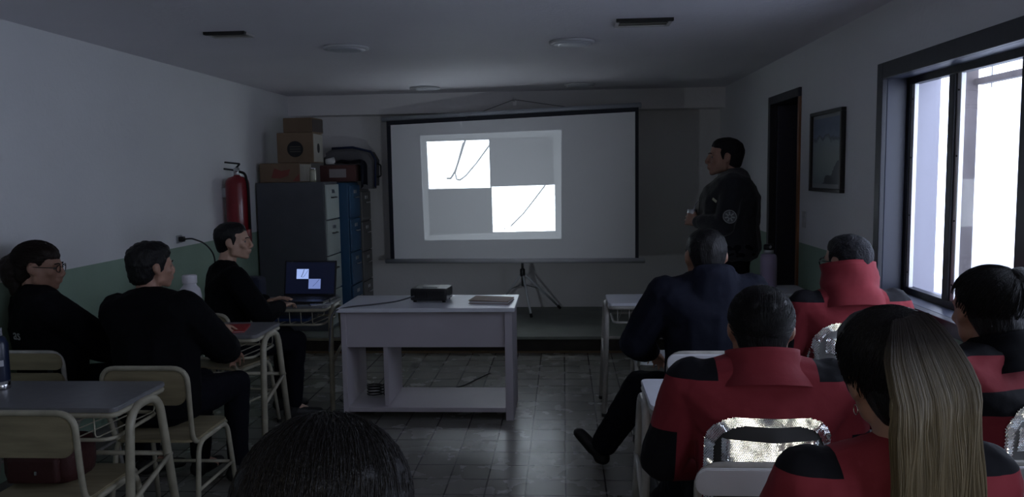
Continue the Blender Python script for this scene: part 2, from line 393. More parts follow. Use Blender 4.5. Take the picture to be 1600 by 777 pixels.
# dim corridor beyond the doorway
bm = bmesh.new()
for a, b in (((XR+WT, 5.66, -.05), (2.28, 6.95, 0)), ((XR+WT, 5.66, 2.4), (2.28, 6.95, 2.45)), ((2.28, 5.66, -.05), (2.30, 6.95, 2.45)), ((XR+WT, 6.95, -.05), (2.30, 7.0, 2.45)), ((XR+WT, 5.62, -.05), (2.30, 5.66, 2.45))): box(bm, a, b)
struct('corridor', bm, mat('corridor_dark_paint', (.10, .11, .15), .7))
# light switch, wall socket
t = thing('light_switch', 'small white light switch on right wall below the picture', 'switch', (XR, 5.59, 1.262))
obj('plate', bx((-.008, -.035, -.055), (0, .035, .055), .003), mat('switch_plate', (.55, .55, .54), .4), t)
obj('rocker', bx((-.013, -.015, -.02), (-.007, .015, .02), .002), mat('switch_rocker', (.6, .6, .6), .3), t)
t = thing('wall_socket', 'wall socket with black plug on the left wall', 'socket', (XL, 5.79, 1.155))
obj('plate', bx((0, -.04, -.03), (.008, .04, .03), .003), mat('socket_plate', (.35, .36, .37), .4), t)
obj('plug', bx((.008, -.02, -.02), (.045, .02, .02), .008), DARK, t)
o = obj('power_cord', tb([(XL+.045, 5.79, 1.155), (XL+.10, 5.79, 1.16), (XL+.13, 5.95, 1.11), (XL+.16, 6.05, 1.0), (XL+.12, 6.08, .8), (XL+.10, 6.05, .4), (XL+.2, 5.9, .012), (-2.2, 5.75, .012)], .006, .08, 8), DARK, smooth=True)
tag(o, 'black power cord drooping from the left wall socket', 'cord')

# ------------------------------------------------------------ framed picture
def painting():
    M = mat('glacier_picture', (.2, .2, .2), .35); nt = M.node_tree; N = nt.nodes; L = nt.links; b = N['Principled BSDF']
    tc = N.new('ShaderNodeTexCoord'); s = N.new('ShaderNodeSeparateXYZ'); L.new(tc.outputs['Generated'], s.inputs[0])
    n = N.new('ShaderNodeTexNoise'); n.inputs['Scale'].default_value = 5; n.inputs['Detail'].default_value = 7; L.new(tc.outputs['Generated'], n.inputs['Vector'])
    ad = N.new('ShaderNodeMath'); ad.operation = 'MULTIPLY_ADD'; ad.inputs[1].default_value = .28; L.new(n.outputs['Fac'], ad.inputs[0]); L.new(s.outputs['Z'], ad.inputs[2])
    r = N.new('ShaderNodeValToRGB'); L.new(ad.outputs[0], r.inputs[0]); e = r.color_ramp.elements
    e[0].position = 0; e[0].color = (.10, .14, .17, 1); e[1].position = 1; e[1].color = (.10, .14, .22, 1)
    for p, c in ((.3, (.22, .27, .27, 1)), (.55, (.27, .32, .30, 1)), (.78, (.26, .31, .33, 1)), (.84, (.07, .09, .10, 1)), (.88, (.15, .20, .29, 1))):
        x = e.new(p); x.color = c
    # dark rocky slope rising to one side
    sy = N.new('ShaderNodeMath'); sy.operation = 'MULTIPLY_ADD'; sy.inputs[1].default_value = .55; L.new(s.outputs['Y'], sy.inputs[0]); L.new(ad.outputs[0], sy.inputs[2])
    lt = N.new('ShaderNodeMath'); lt.operation = 'LESS_THAN'; lt.inputs[1].default_value = .50; L.new(sy.outputs[0], lt.inputs[0])
    mx = N.new('ShaderNodeMix'); mx.data_type = 'RGBA'; mx.inputs[7].default_value = (.035, .045, .065, 1); L.new(lt.outputs[0], mx.inputs[0]); L.new(r.outputs[0], mx.inputs[6])
    L.new(mx.outputs[2], b.inputs['Base Color']); return M
t = thing('framed_picture', 'dark-framed landscape picture on the right wall between door and window', 'picture', (XR, 5.12, 1.714))
w2, h2 = .30, .252
for a, b in (((-.03, -w2, -h2), (0, w2, -h2+.022)), ((-.03, -w2, h2-.022), (0, w2, h2)), ((-.03, -w2, -h2+.022), (0, -w2+.022, h2-.022)), ((-.03, w2-.022, -h2+.022), (0, w2, h2-.022))):
    obj('frame', bx(a, b, .003), mat('picture_frame_black', (.015, .014, .016), .35), t)
obj('mat_border', bx((-.012, -w2+.022, -h2+.022), (-.004, w2-.022, h2-.022)), mat('picture_mount', (.28, .29, .30), .6), t)
obj('print', bx((-.015, -w2+.045, -h2+.05), (-.012, w2-.045, h2-.045)), painting(), t)

# ------------------------------------------------------------ projection screen (hung askew, resting on its tripod)
SL, SR = Vector((-1.80*8.12/8.2, 8.12, 0)), Vector((.71, 7.6, 0))
ang = math.atan2(SR.y-SL.y, SR.x-SL.x); WS = (SR-SL).length
t = thing('projection_screen', 'white projection screen with black borders hanging from beam', 'projection screen', (SL.x, SL.y, 0), ang)
zl0, zl1, zr0, zr1 = .74, 2.147, .785, 2.197       # bottom / top, left / right
def quadbox(name, pts, y0, y1, m_, bev=0):
    return obj(name, prism(pts, y0, y1, bev, 'y'), m_, t)
CLOTH = mat('matte_white_screen_cloth', (.80, .80, .80), .9)
BORD = mat('black_screen_border', (.01, .011, .02), .7)
b_ = .045
quadbox('screen_cloth', [(b_, zl0), (WS-b_*.7, zr0), (WS-b_*.7, zr1-.04), (b_, zl1-.04)], -.004, .0, CLOTH)
quadbox('side_border', [(-.0, zl0), (b_, zl0), (b_, zl1-.04), (-.0, zl1-.04)], -.004, .0, BORD)
quadbox('side_border', [(WS-b_*.7, zr0), (WS, zr0), (WS, zr1-.04), (WS-b_*.7, zr1-.04)], -.004, .0, BORD)
quadbox('top_border', [(0, zl1-.04), (WS, zr1-.04), (WS, zr1), (0, zl1)], -.004, .0, BORD)
obj('housing', tube(bmesh.new(), [(-.06, .03, zl1+.022), (WS+.02, .03, zr1+.022)], .025, 14), mat('grey_screen_housing', (.40, .42, .46), .4), t, smooth=True)
obj('bottom_rod', tube(bmesh.new(), [(-.05, -.006, zl0-.022), (WS+.06, -.006, zr0-.022)], .024, 14), mat('grey_screen_rod', (.48, .48, .50), .4), t, smooth=True)
a_ = un(727, 184, Y=7.9); b2 = un(905, 170, Y=7.75)
hk = thing('wall_hook', 'small metal hook on the beam above the screen', 'hook', (-.49, 8.33, 2.345))
obj('hook_plate', bx((-.02, -.006, -.05), (.02, 0, .03), .002), STEEL, hk)
obj('hook_pin', tb([(0, -.006, .0), (0, -.06, -.005), (0, -.06, .03)], .006, .01), STEEL, hk)
o = obj('hanging_cord', tb([(a_.x, 7.93, a_.z), (-.49, 8.27, 2.352), (b2.x, 7.76, b2.z)], .0035, .01, 6), mat('grey_cord', (.1, .1, .1), .8)); tag(o, 'thin cord tying the screen up to the beam hook', 'cord')
t = thing('tripod_stand', 'silver folding tripod under the projection screen', 'tripod', (-.42, 8.11, .15))
obj('pole', tube(bmesh.new(), [(0, 0, .30), (0, 0, 2.06)], .014, 12), STEEL, t, smooth=True)
obj('hub', lathe([(.02, .40), (.026, .41), (.026, .47), (.02, .48)], 16), DARK, t, smooth=True)
for dx, dy in ((.09, -.17), (.37, .36), (-.30, .33)):
    l_ = obj('leg', tube(bmesh.new(), [(0, 0, .44), (dx, dy, .02)], .012, 10), mat('grey_tripod_enamel', (.62, .64, .66), .4), t, smooth=True)
    obj('foot', tube(bmesh.new(), [(dx*.95, dy*.95, .042), (dx*1.02, dy*1.02, .006)], .015, 10), RUBBER, l_, smooth=True)
    obj('brace', tube(bmesh.new(), [(0, 0, .32), (dx*.45, dy*.45, .25)], .005, 6), STEEL, t, smooth=True)

# ------------------------------------------------------------ filing cabinets and what stands on them
def cabinet(label, y0, y1, xf, h, body, front, nd, handle):
    t = thing('filing_cabinet', label, 'filing cabinet', ((XL+.02+xf)/2, (y0+y1)/2, .15), 0, 'filing cabinets')
    hx = (xf-XL-.02)/2; hy = (y1-y0)/2
    obj('body', bx((-hx, -hy, 0), (hx-.02, hy, h), .006), body, t)
    dh = (h-.05)/nd
    for k in range(nd):
        z = .03+k*dh
        d = obj('drawer', bx((hx-.018, -hy+.012, z+.006), (hx, hy-.012, z+dh-.006), .005), front, t)
        if handle:
            obj('handle', tb([(hx, -.06, z+dh*.62), (hx+.025, -.06, z+dh*.62), (hx+.025, .06, z+dh*.62), (hx, .06, z+dh*.62)], .006, .012), DARK if handle == 1 else CHROME, d)
            obj('label_holder', bx((hx, -.05, z+dh*.74), (hx+.004, .05, z+dh*.84), .001), STEEL, d)
    return t
cabinet('dark grey cabinet with pale drawer fronts, nearest of three', 7.30, 7.74, -2.19, 1.40, mat('dark_grey_enamel', (.085, .09, .105), .45, var=.1), mat('pale_grey_enamel', (.36, .40, .38), .4), 4, 1)
cabinet('blue metal cabinet in the middle of the three', 7.76, 8.16, -2.09, 1.385, mat('blue_enamel', (.018, .075, .16), .4), mat('blue_enamel', (.018, .075, .16), .4), 4, 2)
cabinet('brownish grey cabinet, lowest and furthest back', 8.18, 8.57, -2.08, 1.31, mat('grey_enamel', (.17, .165, .16), .5), mat('grey_enamel', (.17, .165, .16), .5), 4, 2)
ZT = 1.552
def carton(label, c, s, rz, m_, logo=None, name='cardboard_box', side=None):
    t = thing(name, label, 'box', c, R(rz), 'boxes on the cabinets')
    x, y, z = s[0]/2, s[1]/2, s[2]
    b0 = obj('body', bx((-x, -y, 0), (x, y, z), .006), m_, t)
    obj('flap', bx((-x+.004, -y+.004, z), (x-.004, -.003, z+.004), .001), m_, t)
    obj('flap', bx((-x+.004, .003, z), (x-.004, y-.004, z+.004), .001), m_, t)
    if logo: logo(t, x, y, z)
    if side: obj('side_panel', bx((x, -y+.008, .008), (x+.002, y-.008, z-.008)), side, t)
    return t
def disc(p, ax, r_, m_, t, name='printed_mark'):
    bm = bmesh.new(); M = Matrix.Translation(p) @ (Matrix.Rotation(R(90), 4, 'X') if ax == 'y' else Matrix.Rotation(R(90), 4, 'Y'))
    bmesh.ops.create_cone(bm, cap_ends=True, segments=32, radius1=r_, radius2=r_, depth=.002, matrix=M); return obj(name, bm, m_, t)
INK = mat('black_ink', (.012, .012, .014), .8); PAPER = mat('paper_label', (.30, .27, .27), .8)
def logo_round(t, x, y, z):
    disc((0, -y-.001, z*.46), 'y', .075, INK, t)
    for dz in (.022, 0, -.022): obj('printed_line', bx((-.05, -y-.0035, z*.46+dz-.006), (.05, -y-.002, z*.46+dz+.006)), mat('grey_ink', (.06, .055, .05), .8), t)
    disc((x+.0031, 0, z*.5), 'x', .045, INK, t)
def logo_red(t, x, y, z):
    obj('printed_mark', prism([(-.08, z*.25), (.0, z*.2), (.08, z*.35), (.1, z*.7), (.02, z*.6), (-.05, z*.75)], -y-.002, -y, 0, 'y'), REDP, t)
    obj('printed_mark', prism([(x-.07, 0.01), (x-.004, .01), (x-.004, z*.45)], -y-.002, -y, 0, 'y'), REDP, t)
def logo_label(t, x, y, z):
    obj('paper_label', bx((-.085, -y-.002, z*.25), (.085, -y, z*.78)), PAPER, t)
carton('low brown carton with red print on nearest cabinet', (-2.63, 7.50, ZT), (.38, .34, .175), 0, CARD, logo_red, side=CARDL)
carton('brown carton with a round black mark, middle of the stack', (-2.50, 7.56, ZT+.181), (.34, .36, .275), 3, CARD, logo_round, side=CARDL)
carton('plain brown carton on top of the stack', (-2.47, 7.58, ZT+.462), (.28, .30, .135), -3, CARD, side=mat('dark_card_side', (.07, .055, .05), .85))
carton('dark red-brown carton with pale label beside the jar', (-2.235, 8.02, ZT-.005), (.36, .30, .16), 0, mat('redbrown_card', (.10, .04, .035), .8), logo_label)
t = thing('glass_jar', 'small glass jar on the nearest cabinet beside the low carton', 'jar', (-2.345, 7.42, ZT))
obj('glass', lathe([(.028, 0), (.032, .01), (.032, .10), (.026, .115)], 24), mat('greenish_glass_jar', (.38, .38, .28), .15, .0, coat=1), t, smooth=True)
obj('lid', lathe([(.028, .115), (.028, .132), (.01, .134)], 24), CHROME, t, smooth=True)
t = thing('folded_cloth', 'dark navy cloth draped over the red-brown carton', 'cloth', (-2.20, 8.03, ZT+.162))
bm = bmesh.new(); n = 26; g_ = {}
for i in range(n+1):
    for j in range(9):
        u, v = i/n, j/8; x = -.20+.50*u; drop = max(0, x-.185)*2.2
        g_[i, j] = bm.verts.new((min(x, .185+.02*max(0, u-.7)+.012*math.sin(v*9)), -.13+.26*v+.01*math.sin(u*11), .028*(1-abs(2*v-1)**3)*math.sin(min(1, u*2.2)*PI*.5)+.012*math.sin(u*17+v*5)*.6+.012-drop+.006))
for i in range(n):
    for j in range(8): bm.faces.new((g_[i, j], g_[i+1, j], g_[i+1, j+1], g_[i, j+1]))
bmesh.ops.solidify(bm, geom=bm.faces[:], thickness=.008)
obj('cloth_sheet', bm, mat('navy_drape', (.010, .012, .028), .9, bump=.3), t, smooth=True)
t = thing('white_cup', 'small white cup lying on its side beside the dark cloth', 'cup', (-2.36, 7.90, ZT+.160))
bm = lathe([(.022, 0), (.026, .006), (.036, .085), (.033, .084), (.022, .01), (.001, .008)], 24); bm.transform(Matrix.Translation((.0, 0, .034)) @ Matrix.Rotation(R(84), 4, 'Y')); obj('cup_body', bm, mat('white_ceramic', (.65, .65, .64), .4), t, smooth=True)
t = thing('soft_suitcase', 'grey soft-sided case with dark blue edge behind the cartons', 'suitcase', (-2.20, 8.385, 1.463))
pr = [(-.30, 0), (.24, 0), (.25, .30), (.20, .385), (.02, .43), (-.20, .42), (-.30, .36)]
obj('shell', prism(pr, -.12, .12, .03, 'y'), mat('grey_case_fabric', (.16, .155, .16), .8, bump=.2), t, smooth=False)
obj('piping', tube(bmesh.new(), [(.245, -.12, .02), (.258, -.12, .30), (.21, -.12, .385), (.02, -.12, .433), (-.2, -.12, .424)], .012, 8), mat('navy_piping', (.02, .03, .08), .6), t, smooth=True)
obj('carry_handle', tb([(.25, -.03, .12), (.29, -.03, .13), (.29, -.03, .25), (.25, -.03, .26)], .008, .02), DARK, t, smooth=True)

# ------------------------------------------------------------ fire extinguisher
t = thing('fire_extinguisher', 'red fire extinguisher hanging on left wall beside the cabinets', 'fire extinguisher', (XL+.125, 6.62, 1.02))
obj('cylinder', lathe([(.085, 0), (.095, .012), (.098, .04), (.098, .535), (.092, .56), (.07, .585), (.03, .597), (.024, .61)], 36), mat('red_enamel', (.22, .008, .014), .3, coat=.4), t, smooth=True)
obj('valve', lathe([(.022, .60), (.026, .61), (.026, .66), (.015, .67)], 16), STEEL, t, smooth=True)
obj('lever', tb([(-.01, 0, .66), (.03, 0, .70), (-.10, 0, .715)], .008, .01), DARK, t, smooth=True)
obj('carry_handle', tb([(0, 0, .645), (-.11, 0, .66)], .008), DARK, t, smooth=True)
obj('hose', tb([(.02, 0, .635), (.08, -.02, .62), (.105, -.03, .5), (.105, -.03, .15)], .011, .05), RUBBER, t, smooth=True)
obj('gauge', lathe([(.002, 0), (.018, .001), (.018, .012), (.002, .014)], 16, (0, -.03, .63)), CHROME, t, smooth=True)
obj('wall_bracket', bx((-.125, -.03, .42), (-.09, .03, .50), .004), STEEL, t)

# ------------------------------------------------------------ teacher's desk
TX0, TX1, TY0, TY1 = -1.475, -.315, 5.06, 5.60
t = thing('teacher_desk', 'white open-fronted desk with shelf in the middle of the floor', 'desk', ((TX0+TX1)/2, (TY0+TY1)/2, 0))
cx, cy = (TX0+TX1)/2, (TY0+TY1)/2
def D(name, a, b, m_=WHITEP, bev=.003): return obj(name, bx((a[0]-cx, a[1]-cy, a[2]), (b[0]-cx, b[1]-cy, b[2]), bev), m_, t)
D('tabletop', (TX0, TY0-.02, .725), (TX1, TY1, .752), WHITEF, .005)
D('side_panel', (TX0+.015, TY0+.02, .0), (TX0+.05, TY1-.02, .725))
D('side_panel', (TX1-.07, TY0+.02, .0), (TX1-.02, TY1-.02, .725))
D('divider_panel', (TX0+.285, TY0+.05, .09), (TX0+.315, TY1-.05, .50))
D('front_panel', (TX0+.05, TY0+.035, .485), (TX1-.07, TY0+.055, .725))
D('under_panel', (TX0+.05, TY0+.055, .485), (TX1-.07, TY1-.05, .50))
D('bottom_shelf', (TX0+.05, TY0+.02, .055), (TX1-.07, TY1-.02, .085))
o = obj('cable_coil', tube(bmesh.new(), [(-1.30+.06*math.cos(a*.5)+.004*math.sin(a*3), 5.33+.05*math.sin(a*.5), .097+.0016*a) for a in range(0, 52)], .005, 6), DARK, smooth=True)
tag(o, 'coiled black cables in the left compartment of white desk', 'cable')
# folder, projector, its cable
def folder(name, label, x, y, z, w_, d_, rz, m_, th=.02):
    t = thing(name, label, 'folder', (x, y, z), R(rz))
    obj('cover', bx((-w_/2, -d_/2, 0), (w_/2, d_/2, .003), .001), m_, t)
    obj('papers', bx((-w_/2+.006, -d_/2+.006, .003), (w_/2-.004, d_/2-.006, th-.003)), mat('white_papers', (.6, .6, .6), .8), t)
    obj('cover', bx((-w_/2, -d_/2, 0), (w_/2, d_/2, .003), .001, Matrix.Translation((0, 0, th-.003)) @ Matrix.Rotation(R(1), 4, 'Y')), m_, t)
folder('paper_folder', 'brown card folder lying on right end of white desk', -.485, 5.30, .752, .27, .21, -8, mat('brown_folder', (.17, .075, .045), .6))
PRJ = Vector((-.90, 5.36, .752))
screen_c = un(767, 290, Y=7.85)
aim = (screen_c - (PRJ+Vector((0, .1, .07)))).normalized(); pyaw = math.atan2(-aim.x, aim.y)
t = thing('projector', 'black projector lighting the screen from the white desk', 'projector', PRJ, pyaw)
obj('case', bx((-.125, -.10, .012), (.125, .10, .095), .014), mat('projector_black', (.014, .014, .016), .35), t)
obj('lens', tube(bmesh.new(), [(.05, .09, .055), (.05, .108, .055)], .026, 20), mat('lens_glass', (.05, .05, .08), .05, coat=1), t, smooth=True)
for sx in (-.1, .1): obj('foot', lathe([(.012, 0), (.012, .014)], 12, (sx, -.07, 0)), RUBBER, t)
for sx in (-.1, .1): obj('foot', lathe([(.012, 0), (.012, .014)], 12, (sx, .07, 0)), RUBBER, t)
bm = bmesh.new()
for k in range(7): box(bm, (-.09+k*.013, -.102, .03), (-.084+k*.013, -.0995, .075))
obj('vent', bm, mat('vent_dark', (.003, .003, .003), .7), t)
obj('control_panel', bx((-.05, -.05, .095), (.05, .0, .098), .001), mat('grey_buttons', (.12, .12, .13), .4), t)
o = obj('projector_cable', tb([(-1.00, 5.25, .80), (-1.10, 5.20, .772), (-1.27, 5.16, .757), (-1.40, 5.08, .758), (-1.50, 5.02, .74), (-1.51, 5.0, .56), (-1.53, 5.03, .45), (-1.57, 5.2, .56), (-1.60, 5.33, .77)], .005, .06, 8), mat('grey_cable', (.09, .09, .10), .6), smooth=True)
tag(o, 'grey cable looping from projector to the laptop table', 'cable')
o = obj('floor_cable', tb([(-1.62, 5.55, .006), (-1.50, 5.35, .006), (-1.30, 5.68, .006), (-1.1, 5.72, .006), (-.8, 5.85, .006), (-.6, 6.3, .006)], .005, .12, 8), DARK, smooth=True)
tag(o, 'black cable lying on the tiles behind the white desk', 'cable')
# the projector's beam: a spot lamp carrying the slide
lp = PRJ + Matrix.Rotation(pyaw, 3, 'Z') @ Vector((.05, .115, .055))
sp = bpy.data.lights.new('projector_beam', 'SPOT'); sp.energy = 760; sp.spot_size = R(125); sp.spot_blend = 0; sp.shadow_soft_size = .0; sp.color = (.78, .89, 1.0)
spo = bpy.data.objects.new('projector_beam', sp); C.objects.link(spo); spo.location = lp
q = (screen_c-lp).to_track_quat('-Z', 'Y'); spo.rotation_euler = q.to_euler()
Mi = (Matrix.Translation(lp) @ q.to_matrix().to_4x4()).inverted()
n_ = Vector((-math.sin(ang), math.cos(ang), 0)); sp0 = Vector((SL.x, SL.y, 0)) - n_*.004
def slide_uv(zx, zy):
    px, py = 640+zx/3.885, 190+zy/3.885
    d = CR*((px-800)/F_PX) - CU*((py-388.5)/F_PX) + _f; c = Vector((0, 0, EYE))
    p = c + d*((sp0-c).dot(n_)/d.dot(n_)); l_ = Mi @ p
    return (l_.x/-l_.z, l_.y/-l_.z)
sp.use_nodes = True; nt = sp.node_tree; N = nt.nodes; L = nt.links; em = N['Emission']
tc = N.new('ShaderNodeTexCoord'); s_ = N.new('ShaderNodeSeparateXYZ'); L.new(tc.outputs['Normal'], s_.inputs[0])
def mth(op, a, b=None, c=None):
    n = N.new('ShaderNodeMath'); n.operation = op
    for i, v in enumerate((a, b, c)):
        if v is None: continue
        if isinstance(v, (int, float)): n.inputs[i].default_value = v
        else: L.new(v, n.inputs[i])
    return n.outputs[0]
zz = mth('ABSOLUTE', s_.outputs['Z']); U = mth('DIVIDE', s_.outputs['X'], zz); V = mth('DIVIDE', s_.outputs['Y'], zz)
def inpoly(pts):
    pts = [slide_uv(*p) for p in pts]; out = None
    cxp = sum(p[0] for p in pts)/len(pts); cyp = sum(p[1] for p in pts)/len(pts)
    for i in range(len(pts)):
        (x0, y0), (x1, y1) = pts[i], pts[(i+1) % len(pts)]
        a, b = -(y1-y0), (x1-x0); c = -(a*x0+b*y0)
        if a*cxp+b*cyp+c < 0: a, b, c = -a, -b, -c
        k = math.hypot(a, b); a, b, c = a/k, b/k, c/k
        e = mth('MULTIPLY_ADD', U, a, mth('MULTIPLY_ADD', V, b, c)); s1 = mth('GREATER_THAN', e, 0)
        out = s1 if out is None else mth('MULTIPLY', out, s1)
    return out
def stroke(pts, wd):
    pts = [slide_uv(*p) for p in pts]; out = None
    for (x0, y0), (x1, y1) in zip(pts, pts[1:]):
        L2 = (x1-x0)**2+(y1-y0)**2; dx, dy = x1-x0, y1-y0
        tt = mth('MULTIPLY_ADD', U, dx/L2, mth('MULTIPLY_ADD', V, dy/L2, -(x0*dx+y0*dy)/L2))
        n = N.new('ShaderNodeClamp'); L.new(tt, n.inputs[0]); tt = n.outputs[0]
        ex = mth('SUBTRACT', U, mth('MULTIPLY_ADD', tt, dx, x0)); ey = mth('SUBTRACT', V, mth('MULTIPLY_ADD', tt, dy, y0))
        d = mth('SQRT', mth('ADD', mth('MULTIPLY', ex, ex), mth('MULTIPLY', ey, ey)))
        out = d if out is None else mth('MINIMUM', out, d)
    return mth('LESS_THAN', out, wd)
outer = inpoly([(62, 85), (922, 50), (922, 712), (90, 722)])
q1 = inpoly([(103, 122), (482, 110), (490, 402), (117, 410)]); q2 = inpoly([(498, 396), (882, 384), (884, 664), (506, 672)])
st = mth('MAXIMUM', stroke([(338, 112), (300, 235), (275, 305), (250, 345), (228, 345)], .0032), stroke([(325, 130), (290, 260), (277, 315), (285, 350), (305, 356), (340, 330), (400, 260), (482, 148)], .0024))
st2 = mth('MAXIMUM', stroke([(822, 388), (760, 470), (690, 560), (615, 635)], .0026), stroke([(575, 648), (578, 652)], .0022))
arc = stroke([(755, 62), (810, 160), (845, 240), (860, 330), (862, 384)], .0009)
white = mth('MAXIMUM', mth('MULTIPLY', q1, mth('SUBTRACT', 1, mth('MULTIPLY', st, .93))), mth('MULTIPLY', q2, mth('SUBTRACT', 1, mth('MULTIPLY', st2, .96))))
inner = inpoly([(103, 110), (870, 92), (884, 664), (120, 690)])
dim = mth('SUBTRACT', mth('MULTIPLY', outer, .066), mth('MULTIPLY', inner, mth('ADD', .024, mth('MULTIPLY', arc, .006))))
ll = inpoly([(112, 412), (494, 403), (504, 672), (200, 690), (125, 690)])
dim = mth('SUBTRACT', dim, mth('MULTIPLY', ll, .008))
# faint stray light around the picture, as real projectors leak
rad = mth('SQRT', mth('ADD', mth('MULTIPLY', U, U), mth('MULTIPLY', V, V)))
hal = mth('MAXIMUM', mth('SUBTRACT', 1, mth('DIVIDE', rad, 1.5)), 0)
dim = mth('ADD', dim, mth('MULTIPLY', mth('MULTIPLY', hal, hal), .027))
L.new(mth('ADD', dim, white), em.inputs['Strength'])

# ------------------------------------------------------------ school chairs and desks
def feet(parent, pts, r_=.015):
    for p in pts: obj('foot_cap', lathe([(r_, 0), (r_, .022)], 12, (p[0], p[1], 0)), RUBBER, parent, smooth=True)
def make_chair(label, style):
    tm, pm = (TUBE_Y, PLY_Y) if style == 'yellow' else (TUBE_G, PLY_W)
    t = thing('school_chair', label, 'chair', (0, 0, 0), 0, 'tubular school chairs')
    obj('seat', prism(rrect(.38, .37, .05), .437, .45, .004), pm, t)
    # one tube: under the seat sides, up and over the back
    pts = [(-.175, .17, .425), (-.175, -.17, .425), (-.19, -.215, .60), (-.195, -.235, .79), (.195, -.235, .79), (.19, -.215, .60), (.175, -.17, .425), (.175, .17, .425)]
    obj('back_frame', tb(pts, .0115, .07), tm, t, smooth=True)
    tilt = Matrix.Translation((0, -.228, .70)) @ Matrix.Rotation(R(6), 4, 'X')
    if style == 'yellow':
        bm = prism([(a, b) for a, b in rrect(.362, .16, .05)], -.006, .006, .003, 'y'); bm.transform(tilt); obj('backrest', bm, pm, t)
    else:
        for h_, zc in ((.082, .050), (.070, -.042)):
            bm = prism([(a, b) for a, b in rrect(.405, h_, .034, cy=zc)], -.022, -.010, .003, 'y'); bm.transform(tilt); obj('backrest_board', bm, pm, t)
        for sx in (-.13, .13):
            bm = bx((sx-.012, -.010, -.07), (sx+.012, -.002, .085)); bm.transform(tilt); obj('backrest_strap', bm, DARK, t)
    for s in (-1, 1):
        lf = obj('leg_frame', tb([(s*.205, -.235, .012), (s*.19, -.15, .43), (s*.19, .15, .43), (s*.205, .21, .012)], .0115, .06), tm, t, smooth=True)
        obj('stretcher', tb([(s*.198, -.198, .22), (s*.198, .182, .22)], .008), tm, lf, smooth=True)
        feet(lf, [(s*.205, -.235), (s*.205, .21)])
    obj('cross_bar', tb([(-.198, .182, .22), (.198, .182, .22)], .008), tm, t, smooth=True)
    return t
def make_desk(label, w_, style, gray=False, wires=9, h_=.75):
    tm = TUBE_Y if style == 'yellow' else TUBE_G
    t = thing('school_desk', label, 'desk', (0, 0, 0), 0, 'tubular school desks')
    x, y = w_/2, .20
    obj('tabletop', prism(rrect(w_, .40, .03), h_-.018, h_, .003), FORMICA if not gray else WHITEF, t)
    out = rrect(w_-.02, .40-.02, .03)
    obj('rim_tube', tube(bmesh.new(), [(a, b, h_-.030) for a, b in out], .012, 8, True), tm, t, smooth=True)
    rk = obj('rack_frame', tube(bmesh.new(), [(a, b, h_-.13) for a, b in rrect(w_-.07, .36, .05)], .008, 8, True), tm, t, smooth=True)
    for k in range(wires):
        xx = -x+.08+(w_-.16)*k/(wires-1)
        obj('rack_wire', tb([(xx-.02, -.178, h_-.04), (xx-.02, -.176, h_-.125), (xx+.03, .176, h_-.125), (xx+.03, .178, h_-.04)], .003, .02, 6), tm, rk, smooth=True)
    for s in (-1, 1):
        lf = obj('leg_frame', tb([(s*(x+.03), -.22, .012), (s*(x+.005), -.11, h_-.03), (s*(x+.005), .11, h_-.03), (s*(x+.03), .20, .012)], .0175, .09, 12), tm, t, smooth=True)
        obj('side_bar', tb([(s*(x+.022), -.165, .36), (s*(x+.022), .155, .45)], .011), tm, lf, smooth=True)
        obj('bracket', tb([(s*(x-.03), -.05, h_-.035), (s*(x+.005), -.05, h_-.035)], .008), tm, lf)
        feet(lf, [(s*(x+.03), -.22), (s*(x+.03), .20)], .019)
    obj('cross_bar', tb([(-x-.02, .15, .45), (x+.02, .15, .45)], .010), tm, t, smooth=True)
    return t
def put(o, x, y, rz=0, z=0): o.location = (x, y, z); o.rotation_euler = (0, 0, R(rz)); return o
def again(src, label):
    c = copy_tree(src); c['label'] = label; return c
chy = make_chair('empty yellow plywood chair in the left foreground', 'yellow'); put(chy, -1.935, 2.90)
c2 = again(chy, 'yellow plywood chair under the black-haired man with the white bottle'); put(c2, -1.835, 3.55)
chw = make_chair('pale two-board chair under the person in the navy hood', 'white'); put(chw, .665, 3.83)
c4 = again(chw, 'pale two-board chair with the back-tape red jacket sitter, near aisle'); put(c4, .565, 2.44)
c5 = again(chw, 'yellowish two-board chair under woman in glasses by left wall'); put(c5, -2.60, 3.86)
for ch in [x for x in bpy.data.objects if x.parent == c5 and x.type == 'MESH' and x.name.startswith(('seat', 'backrest_board'))]:
    ch.data = ch.data.copy(); ch.data.materials.clear(); ch.data.materials.append(PLY_Y)
c6 = again(chw, 'empty pale chair tucked at the desk beside aisle, front right'); put(c6, .63, 4.98)
c7 = again(chy, 'yellow plywood chair under the young man at the laptop'); put(c7, -2.13, 4.88, -15)
c8 = again(chw, 'chair under the red-collared person by the window'); put(c8, 1.28, 3.62)
c9 = again(chw, 'chair under the dark-haired red jacket person at right edge'); put(c9, 1.30, 2.47)
c10 = again(chw, 'chair under the woman with the long ponytail'); put(c10, .67, 1.58)
c11 = again(chy, 'chair under the person at bottom centre'); put(c11, -.322, .96)
dk1 = make_desk('grey-topped school desk in the left foreground', .78, 'yellow'); put(dk1, -2.09, 3.055)
dk2 = again(dk1, 'school desk with the red folder and white bottle'); put(dk2, -2.07, 4.40)
dk3 = again(dk1, 'school desk carrying the open laptop'); put(dk3, -1.97, 5.36)
dk4 = make_desk('pale-topped desk just ahead of the back-tape red jacket', .62, 'grey', True, 7); put(dk4, .625, 3.10)
dk5 = again(dk4, 'pale-topped empty desk in the front right row'); put(dk5, .60, 5.40)
dk6 = make_desk('tall desk carrying the thermos and the mug, front right', .62, 'grey', True, 7, .80); put(dk6, 1.31, 5.45)
